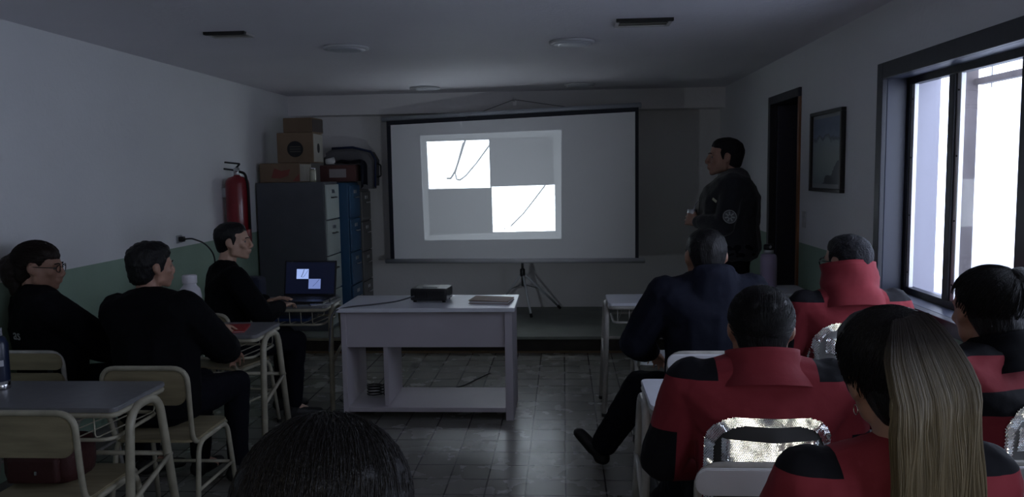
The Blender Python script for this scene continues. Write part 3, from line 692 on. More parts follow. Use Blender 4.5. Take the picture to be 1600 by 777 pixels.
# things on the desks
folder('red_folder', 'red folder on the school desk behind seated man', -1.97, 4.36, .75, .34, .22, 12, mat('red_folder_cover', (.33, .022, .02), .5), .012)
t = thing('thermos_bottle', 'lilac steel thermos flask on the tall desk', 'thermos', (1.405, 5.56, .80))
obj('body', lathe([(.05, 0), (.056, .008), (.056, .20), (.05, .222), (.035, .232)], 32), mat('lilac_enamel', (.36, .30, .42), .35), t, smooth=True)
obj('neck', lathe([(.034, .23), (.034, .262)], 24), STEEL, t, smooth=True)
obj('stopper', lathe([(.036, .26), (.036, .288), (.028, .296), (.004, .297)], 24), DARK, t, smooth=True)
obj('spout', tb([(0, -.03, .275), (0, -.05, .285)], .008), STEEL, t)
t = thing('steel_mug', 'small steel mug on the tall desk left of thermos', 'mug', (1.14, 5.38, .80))
obj('cup', lathe([(.026, 0), (.03, .006), (.034, .085), (.031, .083), (.028, .012), (.001, .01)], 24), CHROME, t, smooth=True)
obj('handle', tb([(.032, 0, .07), (.058, 0, .065), (.055, 0, .025), (.029, 0, .02)], .004, .015), CHROME, t, smooth=True)
t = thing('white_bottle', 'large white bottle on the desk beside seated man', 'bottle', (-2.15, 4.44, .75))
obj('body', lathe([(.055, 0), (.062, .008), (.062, .19), (.055, .225), (.036, .248), (.034, .262)], 32), mat('white_plastic', (.62, .60, .64), .4), t, smooth=True)
obj('cap', lathe([(.040, .258), (.041, .262), (.041, .300), (.036, .306), (.004, .307)], 28), mat('white_cap', (.68, .66, .70), .4), t, smooth=True)
t = thing('water_bottle', 'dark blue bottle with silver base at left edge of near desk', 'bottle', (-2.35, 3.13, .75))
obj('base', lathe([(.034, 0), (.036, .004), (.036, .035)], 28), CHROME, t, smooth=True)
obj('body', lathe([(.036, .035), (.037, .04), (.037, .19), (.028, .215), (.016, .225)], 28), mat('dark_blue_enamel', (.012, .02, .05), .3), t, smooth=True)
obj('cap', lathe([(.018, .224), (.018, .255), (.004, .257)], 20), mat('cap_grey', (.3, .3, .32), .4), t, smooth=True)
obj('printed_band', prism([(.0372*math.sin(R(a)), -.0372*math.cos(R(a))) for a in range(-10, 61, 10)] + [(.0379*math.sin(R(a)), -.0379*math.cos(R(a))) for a in range(60, -11, -10)], .10, .125), mat('white_print', (.5, .5, .55), .5), t)
# laptop
t = thing('laptop', 'open black laptop showing two picture panels', 'laptop', (-1.80, 5.37, .75), R(-3))
obj('keyboard_deck', bx((-.19, -.13, 0), (.19, .12, .018), .004), DARK, t)
bm = bmesh.new()
for r_ in range(5):
    for k in range(14): box(bm, (-.165+k*.0237, -.03+r_*.026, .018), (-.165+k*.0237+.019, -.03+r_*.026+.021, .020))
obj('keys', bm, mat('key_black', (.02, .02, .022), .5), t)
obj('touchpad', bx((-.05, -.115, .018), (.05, -.05, .0188)), mat('touchpad', (.03, .03, .034), .3), t)
LM = Matrix.Translation((0, .125, .012)) @ Matrix.Rotation(R(-12), 4, 'X')
bm = bx((-.19, -.004, 0), (.19, .006, .255), .004); bm.transform(LM); lid = obj('screen_lid', bm, DARK, t)
def SP(name, x0, x1, z0, z1, m_, y=-.0045):
    bm = bx((x0, y-.0004, z0), (x1, y, z1)); bm.transform(LM); return obj(name, bm, m_, lid)
SP('display', -.178, .178, .02, .243, emis('display_dark', (.02, .03, .10), .12))
SP('slide_panel', -.10, -.012, .125, .195, emis('display_light', (.33, .45, .85), 1.0), -.0052)
SP('slide_panel', -.010, .078, .055, .125, emis('display_light_dim', (.22, .30, .66), .75), -.0052)
for pts, wd in (([(-.045, .193), (-.056, .16), (-.066, .138)], .0018), ([(-.016, .188), (-.038, .152), (-.052, .137), (-.062, .14)], .0010), ([(.068, .122), (.045, .095), (.022, .072)], .0010)):
    bm = tube(bmesh.new(), [(a, -.0056, b) for a, b in pts], wd, 4); bm.transform(LM); obj('slide_stroke', bm, mat('screen_ink', (.01, .01, .03), .8), lid)
o = obj('laptop_bag', bx((-.19, -.12, 0), (.19, .12, .16), .045), mat('navy_bag_fabric', (.012, .016, .04), .85, bump=.3)); o.location = (-2.22, 5.47, .75)
o.scale = (.55, .6, 1); tag(o, 'dark navy soft bag on table left of laptop', 'bag')
o = obj('phone', bx((-.035, -.07, 0), (.035, .07, .008), .003), mat('phone_case', (.35, .35, .36), .2, coat=1)); o.location = (-1.63, 5.21, .75); o.rotation_euler = (0, 0, R(-60)); tag(o, 'small phone lying on the laptop table edge', 'phone')
for i, (yy, cc) in enumerate(((5.30, (.02, .05, .16)), (5.42, (.05, .06, .08)))):
    o = obj('notebook', bx((-.13, -.06, 0), (.13, .06, .018), .003), mat('notebook_cover_%d' % i, cc, .5)); o.location = (-1.86, yy, .632)
    tag(o, ('blue notebook in the wire rack below the laptop, nearer one', 'grey-blue notebook in wire rack below laptop, further one')[i], 'notebook', 'notebooks in the rack')
# red bag on the seat of the nearest chair
t = thing('red_backpack', 'dark red backpack on the seat of empty left foreground chair', 'backpack', (-2.01, 2.93, .452))
obj('pack', bx((-.14, -.11, 0), (.14, .09, .17), .05), mat('dark_red_nylon', (.04, .006, .005), .7, bump=.3), t, smooth=True)
obj('pocket', bx((-.10, -.135, .02), (.10, -.10, .12), .015), mat('dark_red_nylon', (.04, .006, .005), .7), t, smooth=True)
obj('strap', tb([(-.05, 0, .165), (-.05, 0, .21), (.05, 0, .21), (.05, 0, .165)], .006, .03), DARK, t, smooth=True)
obj('zip_pull', bx((.02, -.145, .06), (.03, -.135, .075), .002), CHROME, t)

# ============================================================ people
def ico(sub=2):
    bm = bmesh.new(); bmesh.ops.create_icosphere(bm, subdivisions=sub, radius=1); v = [x.co.copy() for x in bm.verts]; bm.free(); return v
ICO = ico(2)
class Shape:
    def __init__(s): s.bm = bmesh.new()
    def hull(s, parts, M=None):
        """convex hull of ellipsoids (centre, radii or one radius [, rotation])"""
        pts = []
        for p in parts:
            c = Vector(p[0]); r_ = p[1] if isinstance(p[1], (tuple, list)) else (p[1],)*3; Rm = p[2] if len(p) > 2 else None
            for v in ICO:
                q = Vector((v.x*r_[0], v.y*r_[1], v.z*r_[2]))
                if Rm: q = Rm @ q
                q = q + c
                pts.append(M @ q if M else q)
        t = bmesh.new(); vs = [t.verts.new(q) for q in pts]
        res = bmesh.ops.convex_hull(t, input=vs)
        bad = {g for g in res['geom_interior'] + res['geom_unused'] if isinstance(g, bmesh.types.BMVert)}
        for v in bad:
            if v.is_valid: t.verts.remove(v)
        me = bpy.data.meshes.new('t'); t.to_mesh(me); t.free(); s.bm.from_mesh(me); bpy.data.meshes.remove(me)
        return s
    def chain(s, pts, M=None):
        for a, b in zip(pts, pts[1:]): s.hull([a, b], M)
        return s
    def bake(s, name, voxel, smooth, materials, parent, disp=0, dscale=.08, seed=0):
        bmesh.ops.recalc_face_normals(s.bm, faces=s.bm.faces)
        me = bpy.data.meshes.new(name); s.bm.to_mesh(me); s.bm.free()
        o = bpy.data.objects.new(name, me); C.objects.link(o)
        r_ = o.modifiers.new('r', 'REMESH'); r_.mode = 'VOXEL'; r_.voxel_size = voxel
        sm = o.modifiers.new('s', 'SMOOTH'); sm.iterations = smooth; sm.factor = .5
        if disp:
            tx = bpy.data.textures.new('folds', 'CLOUDS'); tx.noise_scale = dscale; tx.noise_depth = 2
            d = o.modifiers.new('d', 'DISPLACE'); d.texture = tx; d.strength = disp; d.mid_level = .5
            d.texture_coords = 'LOCAL'
            s2 = o.modifiers.new('s2', 'SMOOTH'); s2.iterations = 1
        dg = bpy.context.evaluated_depsgraph_get(); dg.update()
        me2 = bpy.data.meshes.new_from_object(o.evaluated_get(dg)); o.modifiers.clear(); o.data = me2; bpy.data.meshes.remove(me)
        me2.materials.clear()
        for m_ in (materials if isinstance(materials, (list, tuple)) else [materials]): me2.materials.append(m_)
        for p in me2.polygons: p.use_smooth = True
        o.parent = parent
        return o

def frame(origin, yaw=0, pitch=0, roll=0, base=None):
    M = Matrix.Translation(origin) @ Euler((0, 0, R(yaw))).to_matrix().to_4x4() @ Euler((R(pitch), 0, 0)).to_matrix().to_4x4() @ Euler((0, R(roll), 0)).to_matrix().to_4x4()
    return (base @ M) if base else M

def head_shape(S, M, k=1.0, fem=False, voxel=None, jowl=0.0):
    """skull, jaw, brow, nose, lips, chin and ears in head space (facing +Y)"""
    e = lambda c, r: ((c[0]*k, c[1]*k, c[2]*k), tuple(x*k for x in r) if isinstance(r, tuple) else r*k)
    S.hull([e((0, -.020, .035), (.074, .092, .082)), e((0, .005, .045), (.070, .078, .068))], M)
    S.hull([e((0, .045, .040), (.056, .040, .045)), e((0, .040, -.02), (.055, .045, .05)), e((0, -.01, .0), (.068, .07, .06))], M)
    S.hull([e((0, .066, -.094), (.020, .018, .016)), e((.046+jowl, .005, -.062), .022), e((-.046-jowl, .005, -.062), .022), e((0, .050, -.04), (.044, .036, .03)), e((.052, .01, -.01), .02), e((-.052, .01, -.01), .02)], M)
    S.hull([e((0, .058, -.030), (.046, .026, .040)), e((0, .045, -.060), (.046, .030, .030))], M)
    for sx in (-1, 1):
        S.hull([e((sx*.022, .0735, .0125), (.008, .007, .004)), e((sx*.040, .068, .012), (.007, .007, .004))], M)     # upper lid
        S.hull([e((sx*.022, .0725, -.006), (.008, .007, .004)), e((sx*.040, .067, -.005), (.007, .007, .004))], M)    # lower lid
        S.hull([e((sx*.014, .084, .020), (.014, .008, .008)), e((sx*.040, .070, .022), (.012, .010, .008))], M)      # brow
        S.hull([e((sx*.042, .058, -.022), (.018, .018, .015)), e((sx*.030, .066, -.034), (.014, .014, .012))], M)     # cheek
        S.hull([e((sx*.013, .094, -.036), (.009, .010, .008)), e((0, .100, -.032), (.010, .012, .009))], M)            # nostril wing
        S.hull([e((sx*.074, -.006, .012), (.006, .016, .016)), e((sx*.078, -.014, .002), (.007, .018, .026)), e((sx*.072, -.002, -.022), (.006, .009, .010))], M)  # ear
    S.hull([e((0, .088, .012), (.009, .008, .010)), e((0, .105, -.026), (.010, .010, .009))], M)
    S.hull([e((0, .091, -.056), (.021, .009, .0055)), e((0, .083, -.056), (.026, .010, .006))], M)
    S.hull([e((0, .088, -.068), (.018, .009, .006)), e((0, .080, -.069), (.024, .010, .006))], M)
    S.hull([e((0, .080, -.060), (.026, .012, .020))], M)

def hand_shape(S, M, side, curl=25, k=1.0, spread=4, thumb_in=35):
    """palm and five bent fingers in wrist space: fingers along +Y, palm facing -Z, thumb on the -side"""
    e = lambda c, r: (tuple(x*k for x in c), tuple(x*k for x in r) if isinstance(r, tuple) else r*k)
    S.hull([e((-.022, .020, 0), (.016, .018, .013)), e((.022, .020, 0), (.015, .018, .012)), e((-.033, .082, .002), (.010, .010, .010)), e((.034, .076, .0), (.009, .010, .009))], M)
    for i, (x, ln, r0) in enumerate(((-.033, (.042, .026, .020), .0085), (-.011, (.046, .030, .022), .0088), (.012, (.043, .027, .021), .0085), (.034, (.034, .020, .018), .0075))):
        x *= -side*-1; ang_ = 0; p = Vector((x, .084 if i < 3 else .078, 0)); pts = [(tuple(p*k), r0*k*1.1)]
        sp_ = R(spread*(i-1.5))*side
        for j, l_ in enumerate(ln):
            ang_ += R(curl*(1.0 if j else .7)); d = Vector((math.sin(sp_)*math.cos(ang_), math.cos(sp_)*math.cos(ang_), -math.sin(ang_)))
            p = p + d*l_; pts.append((tuple(p*k), r0*k*(.95-.1*j)))
        S.chain(pts, M)
    tx = -side; p0 = Vector((tx*.026, .022, -.004)); a = R(thumb_in)
    pts = [(tuple(p0*k), .014*k)]; p = p0 + Vector((tx*math.sin(a), math.cos(a)*.8, -.35)).normalized()*.040; pts.append((tuple(p*k), .0115*k))
    p = p + Vector((tx*math.sin(a*.5), math.cos(a*.5), -.45)).normalized()*.032; pts.append((tuple(p*k), .0098*k))
    p = p + Vector((0, 1, -.5)).normalized()*.022; pts.append((tuple(p*k), .0085*k))
    S.chain(pts, M)

def ik(a, c, l1, l2, pole):
    d = c-a; L_ = min(d.length, (l1+l2)*.999); u = d.normalized(); x = (l1*l1-l2*l2+L_*L_)/(2*L_); h = math.sqrt(max(l1*l1-x*x, 0))
    pv = (pole - u*pole.dot(u)).normalized(); return a+u*x+pv*h

def hairpath(M, k, d0, d1, n, lift0=1.0, lift1=1.05, rad=(.080, .102, .090), cen=(0, -.016, .038)):
    """points over the scalp from direction d0 to d1"""
    out = []; d0 = d0.normalized(); d1 = d1.normalized(); om = max(d0.angle(d1, 0), 1e-3)
    for i in range(n+1):
        t = i/n; d = (math.sin((1-t)*om)*d0+math.sin(t*om)*d1)/math.sin(om); L_ = lift0+(lift1-lift0)*t
        out.append(M @ (Vector((cen[0]+d.x*rad[0]*L_, cen[1]+d.y*rad[1]*L_, cen[2]+d.z*rad[2]*L_))*k))
    return out
def strands(name, paths, r_, material, parent):
    """thin hair tubes (three-sided, tapering), one mesh"""
    vs, fs = [], []
    for pts in paths:
        n = len(pts); base = len(vs); side = Vector((random.uniform(-1, 1), random.uniform(-1, 1), .1)).normalized()
        for i, p in enumerate(pts):
            t = (pts[min(i+1, n-1)]-pts[max(i-1, 0)]).normalized(); a = t.cross(side).normalized(); b = t.cross(a); rr = r_*(1-.6*(i/(n-1))**3)
            for k in range(3):
                th = 2*PI*k/3; vs.append(p+(a*math.cos(th)+b*math.sin(th))*rr)
            if i:
                for k in range(3): fs.append((base+(i-1)*3+k, base+(i-1)*3+(k+1) % 3, base+i*3+(k+1) % 3, base+i*3+k))
    me = bpy.data.meshes.new(name); me.from_pydata([tuple(v) for v in vs], [], fs)
    for m_ in (material,): me.materials.append(m_)
    for p in me.polygons: p.use_smooth = True
    o = bpy.data.objects.new(name, me); C.objects.link(o); o.parent = parent; return o

def person(label, loc, rz, *, stand=False, k=1.0, girth=1.0, lean=0, side=0, twist=0, head=(0, 0, 0), hk=1.0, skin=None, jacket=None, trousers=None,
           hands=None, knees=None, ankles=None, vox=.009, hair=None, collar=None, elbow_out=1.0, curl=(35, 35), handrot=None, fold=.012, jcolor=None,
           group=None, jowl=0.0, neckfwd=0.0, shoes=True, hipz=None, shw=1.0, neckup=0.0, feet_dir=(None, None), puff=.030, calf=1.0):
    t = thing('person', label, 'person', (loc[0], loc[1], loc[2] if len(loc) > 2 else 0), R(rz), group)
    skin = skin or SKIN; jacket = jacket or BLACKC; trousers = trousers or BLACKC2
    hz = hipz or ((.93 if stand else .555)*(k if stand else 1))
    T = Matrix.Translation((0, 0, hz)) @ Euler((R(-lean), R(side), 0)).to_matrix().to_4x4() @ Euler((0, 0, R(twist))).to_matrix().to_4x4()
    g = girth
    def torso(S, th, body=False):
        E = lambda c, r: (tuple(x*k for x in c), tuple(x*k*(g if i < 2 else 1)+th for i, x in enumerate(r)))
        S.hull([E((0, .0, -.01), (.155, .115, .09)), E((0, .015, .16), (.140, .115, .10))], T)
        S.hull([E((0, .015, .16), (.140, .118, .10)), E((0, .005, .34), (.155, .112, .12))], T)
        S.hull([E((0, .0, .34), (.158, .110, .10)), E((.15*shw, -.005, .425), (.055, .065, .055)), E((-.15*shw, -.005, .425), (.055, .065, .055))], T)
        S.hull([E((.15*shw, -.005, .43), (.045, .055, .045)), E((-.15*shw, -.005, .43), (.045, .055, .045)), E((0, -.018, .475), (.062, .052, .045))], T)
    SH = [T @ (Vector((s*.178*shw, -.002, .435))*k) for s in (-1, 1)]
    # default hands rest on the lap or hang down
    if hands is None: hands = [None, None]
    HD = []
    for i, s in enumerate((-1, 1)):
        if hands[i] is not None: HD.append(Vector(hands[i]))
        else: HD.append(Vector((s*.12, .30, .60)) if not stand else Vector((s*.27, .03, hz-.10)))
    EL = [ik(SH[i], HD[i], .285*k, .255*k, Vector((s*elbow_out, -.55, -.5))) for i, s in enumerate((-1, 1))]
    hips = [Vector((s*.088*k, 0, hz-.02)) for s in (-1, 1)]
    KN = knees or ([Vector((s*.115, .44, .535)) for s in (-1, 1)] if not stand else [Vector((s*.10, .03, .49*k)) for s in (-1, 1)])
    AN = ankles or ([Vector((s*.12, .40, .10)) for s in (-1, 1)] if not stand else [Vector((s*.105, -.02, .09)) for s in (-1, 1)])
    KN = [Vector(x) for x in KN]; AN = [Vector(x) for x in AN]
    neck0 = T @ (Vector((0, -.018, .46))*k); hc = T @ Vector((0, (.025+neckfwd)*k, (.650+neckup)*k))
    Mh = frame(hc, head[0], head[1], head[2]) @ Matrix.Diagonal((1.13, 1.06, 1.03, 1))
    kk = k*hk
    # ---- body, one continuous skin surface
    S = Shape(); torso(S, -.006)
    S.hull([(neck0, .060*k), (Mh @ (Vector((0, -.028, -.045))*kk), .054*kk)])
    head_shape(S, Mh, kk, jowl=jowl)
    HM = []
    for i, s in enumerate((-1, 1)):
        S.chain([(SH[i], .046*k), (EL[i], .037*k)]); S.chain([(EL[i], .038*k), (EL[i].lerp(HD[i], .35), .038*k), (HD[i], .026*k)])
        d = (HD[i]-EL[i]).normalized()
        hr = handrot[i] if handrot else (0, 0)
        up = Vector((0, 0, 1)) if abs(d.z) < .95 else Vector((0, 1, 0)); x = d.cross(up).normalized(); z = x.cross(d)
        M3 = Matrix((x, d, z)).transposed().to_4x4(); M3.translation = HD[i]
        M3 = M3 @ Euler((R(hr[0]), 0, 0)).to_matrix().to_4x4() @ Euler((0, R(hr[1]), 0)).to_matrix().to_4x4()
        HM.append(M3); hand_shape(S, M3, s, curl[i], k)
        S.chain([(hips[i], (.075*k*g)), (KN[i], .050*k)]); S.chain([(KN[i], .052*k), (KN[i].lerp(AN[i], .3)-Vector((0, .012, 0)), .052*k), (AN[i], .034*k)])
        S.chain([(AN[i], .034*k), (AN[i]+Vector((0, .10, -.05)), .028*k)])
    body = S.bake('body', vox, 2, skin, t)
    for s in (-1, 1):
        bm = bmesh.new(); bmesh.ops.create_uvsphere(bm, u_segments=14, v_segments=10, radius=.0105*kk, matrix=Mh @ Matrix.Translation(Vector((s*.031, .0690, .003))*kk)); obj('eye', bm, EYEW, body, smooth=True)
    # ---- trousers
    S = Shape()
    S.hull([((0, 0, hz+.03), (.165*k*g+.01, .12*k*g+.012, .07*k)), ((0, 0, hz-.03), (.165*k*g+.01, .12*k*g+.012, .07*k))])
    for i in range(2):
        S.chain([(hips[i]+Vector((0, .0, 0)), .088*k*g), (hips[i].lerp(KN[i], .5), .080*k*g), (KN[i], .066*k*calf), (KN[i].lerp(AN[i], .35)-Vector((0, .012, 0)), .066*k*calf), (AN[i].lerp(KN[i], .08), .055*k*calf)])
    S.bake('trousers', max(vox, .010), 2, trousers, t, fold*1.2, .07)
    if shoes:
        for i, s in enumerate((-1, 1)):
            S = Shape(); a = AN[i]; sd = (a-KN[i]).normalized(); fwd = Vector((s*.12, 1, 0))
            fwd = (fwd - sd*fwd.dot(sd)*(.0 if abs(sd.z) > .85 else .7)).normalized(); dn = sd if abs(sd.z) < .85 else Vector((0, 0, -1))
            if feet_dir[i]: fwd = Vector(feet_dir[i]).normalized(); dn = sd
            S.hull([(a+dn*.035-fwd*.035, .040), (a+dn*.04+fwd*.05, .040)]); S.hull([(a+dn*.045+fwd*.04, .040), (a+dn*.055+fwd*.155, (.036, .036, .028))]); S.hull([(a+dn*.045-fwd*.02, .041), (a-dn*.03, .045)])
            sh = S.bake('shoe', .008, 2, SHOE, t)
    # ---- jacket
    S = Shape(); torso(S, puff)
    for i in range(2):
        wr = HD[i].lerp(EL[i], .10)
        q_ = puff-.022; S.chain([(SH[i], .074*k+q_), (SH[i].lerp(EL[i], .5), .070*k+q_), (EL[i], .062*k+q_), (EL[i].lerp(HD[i], .4), .058*k+q_), (wr, .044*k+q_*.5)])
    if collar == 'hood':
        S.hull([(T @ Vector((-.10, -.045, .52)), (.045, .06, .06)), (T @ Vector((.10, -.045, .52)), (.045, .06, .06)), (T @ Vector((0, -.115, .56)), (.085, .045, .05)), (T @ Vector((0, -.09, .44)), (.13, .06, .05))])
        S.hull([(T @ Vector((0, -.10, .585)), (.105, .035, .03)), (T @ Vector((0, -.08, .48)), (.13, .06, .04))])
    elif collar == 'crew':
        S.hull([(neck0+Vector((0, 0, .0)), (.072*k, .068*k, .03)), (neck0+(Mh.translation-neck0)*.12, (.066*k, .062*k, .012))])
    elif collar == 'stand' or collar == 'high':
        hgt = .30 if collar == 'stand' else .50
        S.hull([(neck0, (.078*k, .072*k, .02)), (neck0+(Mh.translation-neck0)*hgt, (.076*k, .078*k, .012))])
    jm = S.bake('jacket', max(vox, .009), 2, jacket, t, fold, .09)
    if jcolor:
        Ti = T.inverted()
        at = jm.data.attributes.new('cloth_place', 'FLOAT_VECTOR', 'POINT')
        for i, v in enumerate(jm.data.vertices): q = Ti @ v.co; at.data[i].vector = (q.x/k, q.y/k, q.z/k)
    for s in (-1, 1):
        bm = tube(bmesh.new(), [Mh @ (Vector((s*x_, y_, z_))*kk) for x_, y_, z_ in ((.013, .0935, .022), (.028, .090, .027), (.044, .078, .023))], .0028, 6); obj('eyebrow', bm, HAIRB, body, smooth=True)
    return dict(t=t, T=T, Mh=Mh, k=kk, body=body, jacket=jm, hands=HM, HD=HD, EL=EL, neck0=neck0)

def collar_tube(P, h, r0, r1, material, folds=.004, tilt=.0, th=.006):
    T, n0 = P['T'], P['neck0']; up = (P['Mh'].translation-n0).normalized(); bm = bmesh.new(); NR, NS = 9, 40; rings = []
    fx = Vector((1, 0, 0)); fy = up.cross(fx).normalized()
    for sgn in (0, 1):
        rr_ = []
        for j in range(NR+1):
            t_ = j/NR; u_ = t_ if sgn == 0 else 1-t_
            r_ = r0+(r1-r0)*min(1, u_*1.6) - (th if sgn else 0); ring = []
            for i in range(NS):
                a = 2*PI*i/NS; front = max(0, math.sin(a)); hh = -.03+u_*(h+.03-.035*front)
                w_ = folds*math.sin(u_*13+1.5*math.sin(a*2))+folds*.6*math.sin(a*5+u_*4)
                ring.append(bm.verts.new(n0+up*hh+fx*(r_+w_)*math.cos(a)+fy*(r_*1.0+w_)*math.sin(a)+Vector((0, -.006, 0))))
            rr_.append(ring)
        rings += rr_
    for A, B in zip(rings, rings[1:]):
        for i in range(NS): bm.faces.new((A[i], A[(i+1) % NS], B[(i+1) % NS], B[i]))
    return obj('collar', bm, material, P['jacket'], smooth=True)

def cap(P, style, material, vox=.006, disp=.006, dscale=.02):
    """the mass of hair on the skull"""
    S = Shape(); M, k = P['Mh'], P['k']
    e = lambda c, r: (tuple(x*k for x in c), tuple(x*k for x in r) if isinstance(r, tuple) else r*k)
    if style == 'short':
        S.hull([e((0, -.022, .050), (.0785, .097, .080)), e((0, .012, .070), (.067, .068, .056))], M)
        S.hull([e((0, -.035, .035), (.0775, .084, .07)), e((0, -.055, -.035), (.058, .050, .035))], M)
        for s in (-1, 1): S.hull([e((s*.062, .012, .035), (.015, .018, .03)), e((s*.070, .012, -.005), (.004, .008, .012))], M)
    elif style == 'thick':
        S.hull([e((0, -.022, .054), (.084, .104, .084)), e((0, .018, .074), (.073, .074, .060))], M)
        S.hull([e((0, -.035, .035), (.083, .090, .07)), e((0, -.060, -.050), (.066, .052, .035))], M)
        for s in (-1, 1): S.hull([e((s*.062, .016, .04), (.020, .026, .035)), e((s*.071, .010, -.010), (.006, .012, .014))], M)
    elif style == 'pulled':
        S.hull([e((0, -.024, .046), (.080, .100, .086)), e((0, .018, .058), (.066, .070, .062))], M)
        S.hull([e((0, -.034, .03), (.079, .087, .07)), e((0, -.062, -.045), (.056, .044, .04))], M)
    elif style == 'full':
        S.hull([e((0, -.024, .050), (.096, .112, .086)), e((0, .020, .060), (.080, .076, .064))], M)
        S.hull([e((0, -.035, .03), (.102, .100, .07)), e((0, -.070, -.08), (.094, .052, .06))], M)
    return S.bake('hair', vox, 3, material, P['body'], disp, dscale)

def glasses(P, thick=.0022):
    M, k = P['Mh'], P['k']; g_ = None
    bm = bmesh.new()
    for s in (-1, 1):
        pts = [M @ (Vector((s*.033+.024*math.cos(a), .098-.006*abs(math.cos(a)), .002+.018*math.sin(a)))*k) for a in [2*PI*i/20 for i in range(20)]]
        tube(bm, pts, thick, 6, True)
        tube(bm, [M @ (Vector(p)*k) for p in ((s*.057, .092, .008), (s*.074, .05, .010), (s*.080, -.01, .012), (s*.078, -.03, -.005))], thick, 6)
    tube(bm, [M @ (Vector(p)*k) for p in ((-.010, .099, .006), (0, .101, .009), (.010, .099, .006))], thick, 6)
    return obj('glasses', bm, mat('black_spectacle_frame', (.008, .008, .008), .3), P['body'], smooth=True)

def project_back(P, pts, off=.003):
    """drop points given in torso space onto the back of the jacket; returns (point, outward normal) in person space"""
    me = P['jacket'].data; bvh = P.get('bvh')
    if bvh is None: bvh = P['bvh'] = BVHTree.FromPolygons([v.co for v in me.vertices], [tuple(p.vertices) for p in me.polygons])
    T = P['T']; out = []; d = (T.to_3x3() @ Vector((0, 1, 0))).normalized()
    for x, z in pts:
        o = T @ Vector((x, -.6, z)); h = bvh.ray_cast(o, d)
        if h[0] is None: out.append(None); continue
        out.append(h[0] - d*off)
    return out
def back_panel(P, name, inside, x0, x1, z0, z1, step, off, material, retro=False, thick=.003):
    """a patch of tape or cloth following the jacket's back; retro tape is a lattice of real corner-cube dimples"""
    bm = bmesh.new(); T3 = P['T'].to_3x3(); back = (T3 @ Vector((0, -1, 0))).normalized()
    if not retro:
        nx = int((x1-x0)/step); nz = int((z1-z0)/step); grid = {}
        for i in range(nx+1):
            for j in range(nz+1): grid[i, j] = (x0+i*(x1-x0)/nx, z0+j*(z1-z0)/nz)
        keys = list(grid); pr_ = project_back(P, [grid[q_] for q_ in keys], off); vs = {}
        for q_, p in zip(keys, pr_):
            if p is not None: vs[q_] = bm.verts.new(p)
        for i in range(nx):
            for j in range(nz):
                cxx, czz = (grid[i, j][0]+grid[i+1, j][0])/2, (grid[i, j][1]+grid[i, j+1][1])/2
                c4_ = [(i, j), (i+1, j), (i+1, j+1), (i, j+1)]
                if inside(cxx, czz) and all(c in vs for c in c4_): bm.faces.new([vs[c] for c in c4_])
        for v in [v for v in bm.verts if not v.link_faces]: bm.verts.remove(v)
        ret = bmesh.ops.extrude_face_region(bm, geom=bm.faces[:]); 
        for v in [g_ for g_ in ret['geom'] if isinstance(g_, bmesh.types.BMVert)]: v.co -= back*thick
        return obj(name, bm, material, P['jacket'], smooth=True)
    a = step; h = a*math.sqrt(3)/2; rows = int((z1-z0)/h)+1; cols = int((x1-x0)/a)+2; lat = {}
    for j in range(rows+1):
        for i in range(cols+1): lat[i, j] = (x0+(i-(.5 if j % 2 else 0))*a, z0+j*h)
    keys = list(lat); pr_ = project_back(P, [lat[q_] for q_ in keys], off); pos = {q_: p for q_, p in zip(keys, pr_) if p is not None}; vs = {}
    def V_(q_):
        if q_ not in vs: vs[q_] = bm.verts.new(pos[q_])
        return vs[q_]
    for j in range(rows):
        for i in range(cols):
            o_ = j % 2
            tris = [((i, j), (i+1, j), (i+1 if not o_ else i, j+1)), ((i if not o_ else i, j+1), (i+1, j+1), (i+1 if o_ else i, j))]
            for tr in tris:
                cxx = sum(lat[q_][0] for q_ in tr)/3 if all(q_ in lat for q_ in tr) else None
                if cxx is None or not all(q_ in pos for q_ in tr): continue
                czz = sum(lat[q_][1] for q_ in tr)/3
                if not inside(cxx, czz): continue
                A, B, D_ = [pos[q_] for q_ in tr]; n = (B-A).cross(D_-A)
                if n.length < 1e-9: continue
                n.normalize()
                if n.dot(back) < 0: n = -n
                ed = ((A-B).length+(B-D_).length+(D_-A).length)/3
                ap = bm.verts.new((A+B+D_)/3 - n*ed/math.sqrt(6)); a1, b1, d1 = V_(tr[0]), V_(tr[1]), V_(tr[2])
                for f in ((a1, b1, ap), (b1, d1, ap), (d1, a1, ap)): bm.faces.new(f)
    o = obj(name, bm, material, P['jacket']); return o

# ---- two-colour jackets: cut lines follow the garment (its own coordinates)
def two_tone(name, rules):
    M = mat(name, (.24, .028, .038), .8, bump=.35, bscale=14, spec=.25); nt = M.node_tree; N = nt.nodes; L = nt.links; b = N['Principled BSDF']
    a = N.new('ShaderNodeAttribute'); a.attribute_name = 'cloth_place'; sp_ = N.new('ShaderNodeSeparateXYZ'); L.new(a.outputs['Vector'], sp_.inputs[0])
    def mm(op, x, y):
        n = N.new('ShaderNodeMath'); n.operation = op
        for i, v in enumerate((x, y)):
            if isinstance(v, (int, float)): n.inputs[i].default_value = v
            elif v is not None: L.new(v, n.inputs[i])
        return n.outputs[0]
    ax = mm('ABSOLUTE', sp_.outputs[0], 0); z = sp_.outputs[2]; tot = None
    for x0, z0, z1 in rules:       # black where |x| > x0 and z0 < z < z1
        r_ = mm('MULTIPLY', mm('GREATER_THAN', ax, x0), mm('MULTIPLY', mm('GREATER_THAN', z, z0), mm('LESS_THAN', z, z1)))
        tot = r_ if tot is None else mm('MAXIMUM', tot, r_)
    mx = N.new('ShaderNodeMix'); mx.data_type = 'RGBA'; mx.inputs[6].default_value = (.24, .028, .038, 1); mx.inputs[7].default_value = (.006, .006, .009, 1)
    L.new(tot, mx.inputs[0]); L.new(mx.outputs[2], b.inputs['Base Color']); return M
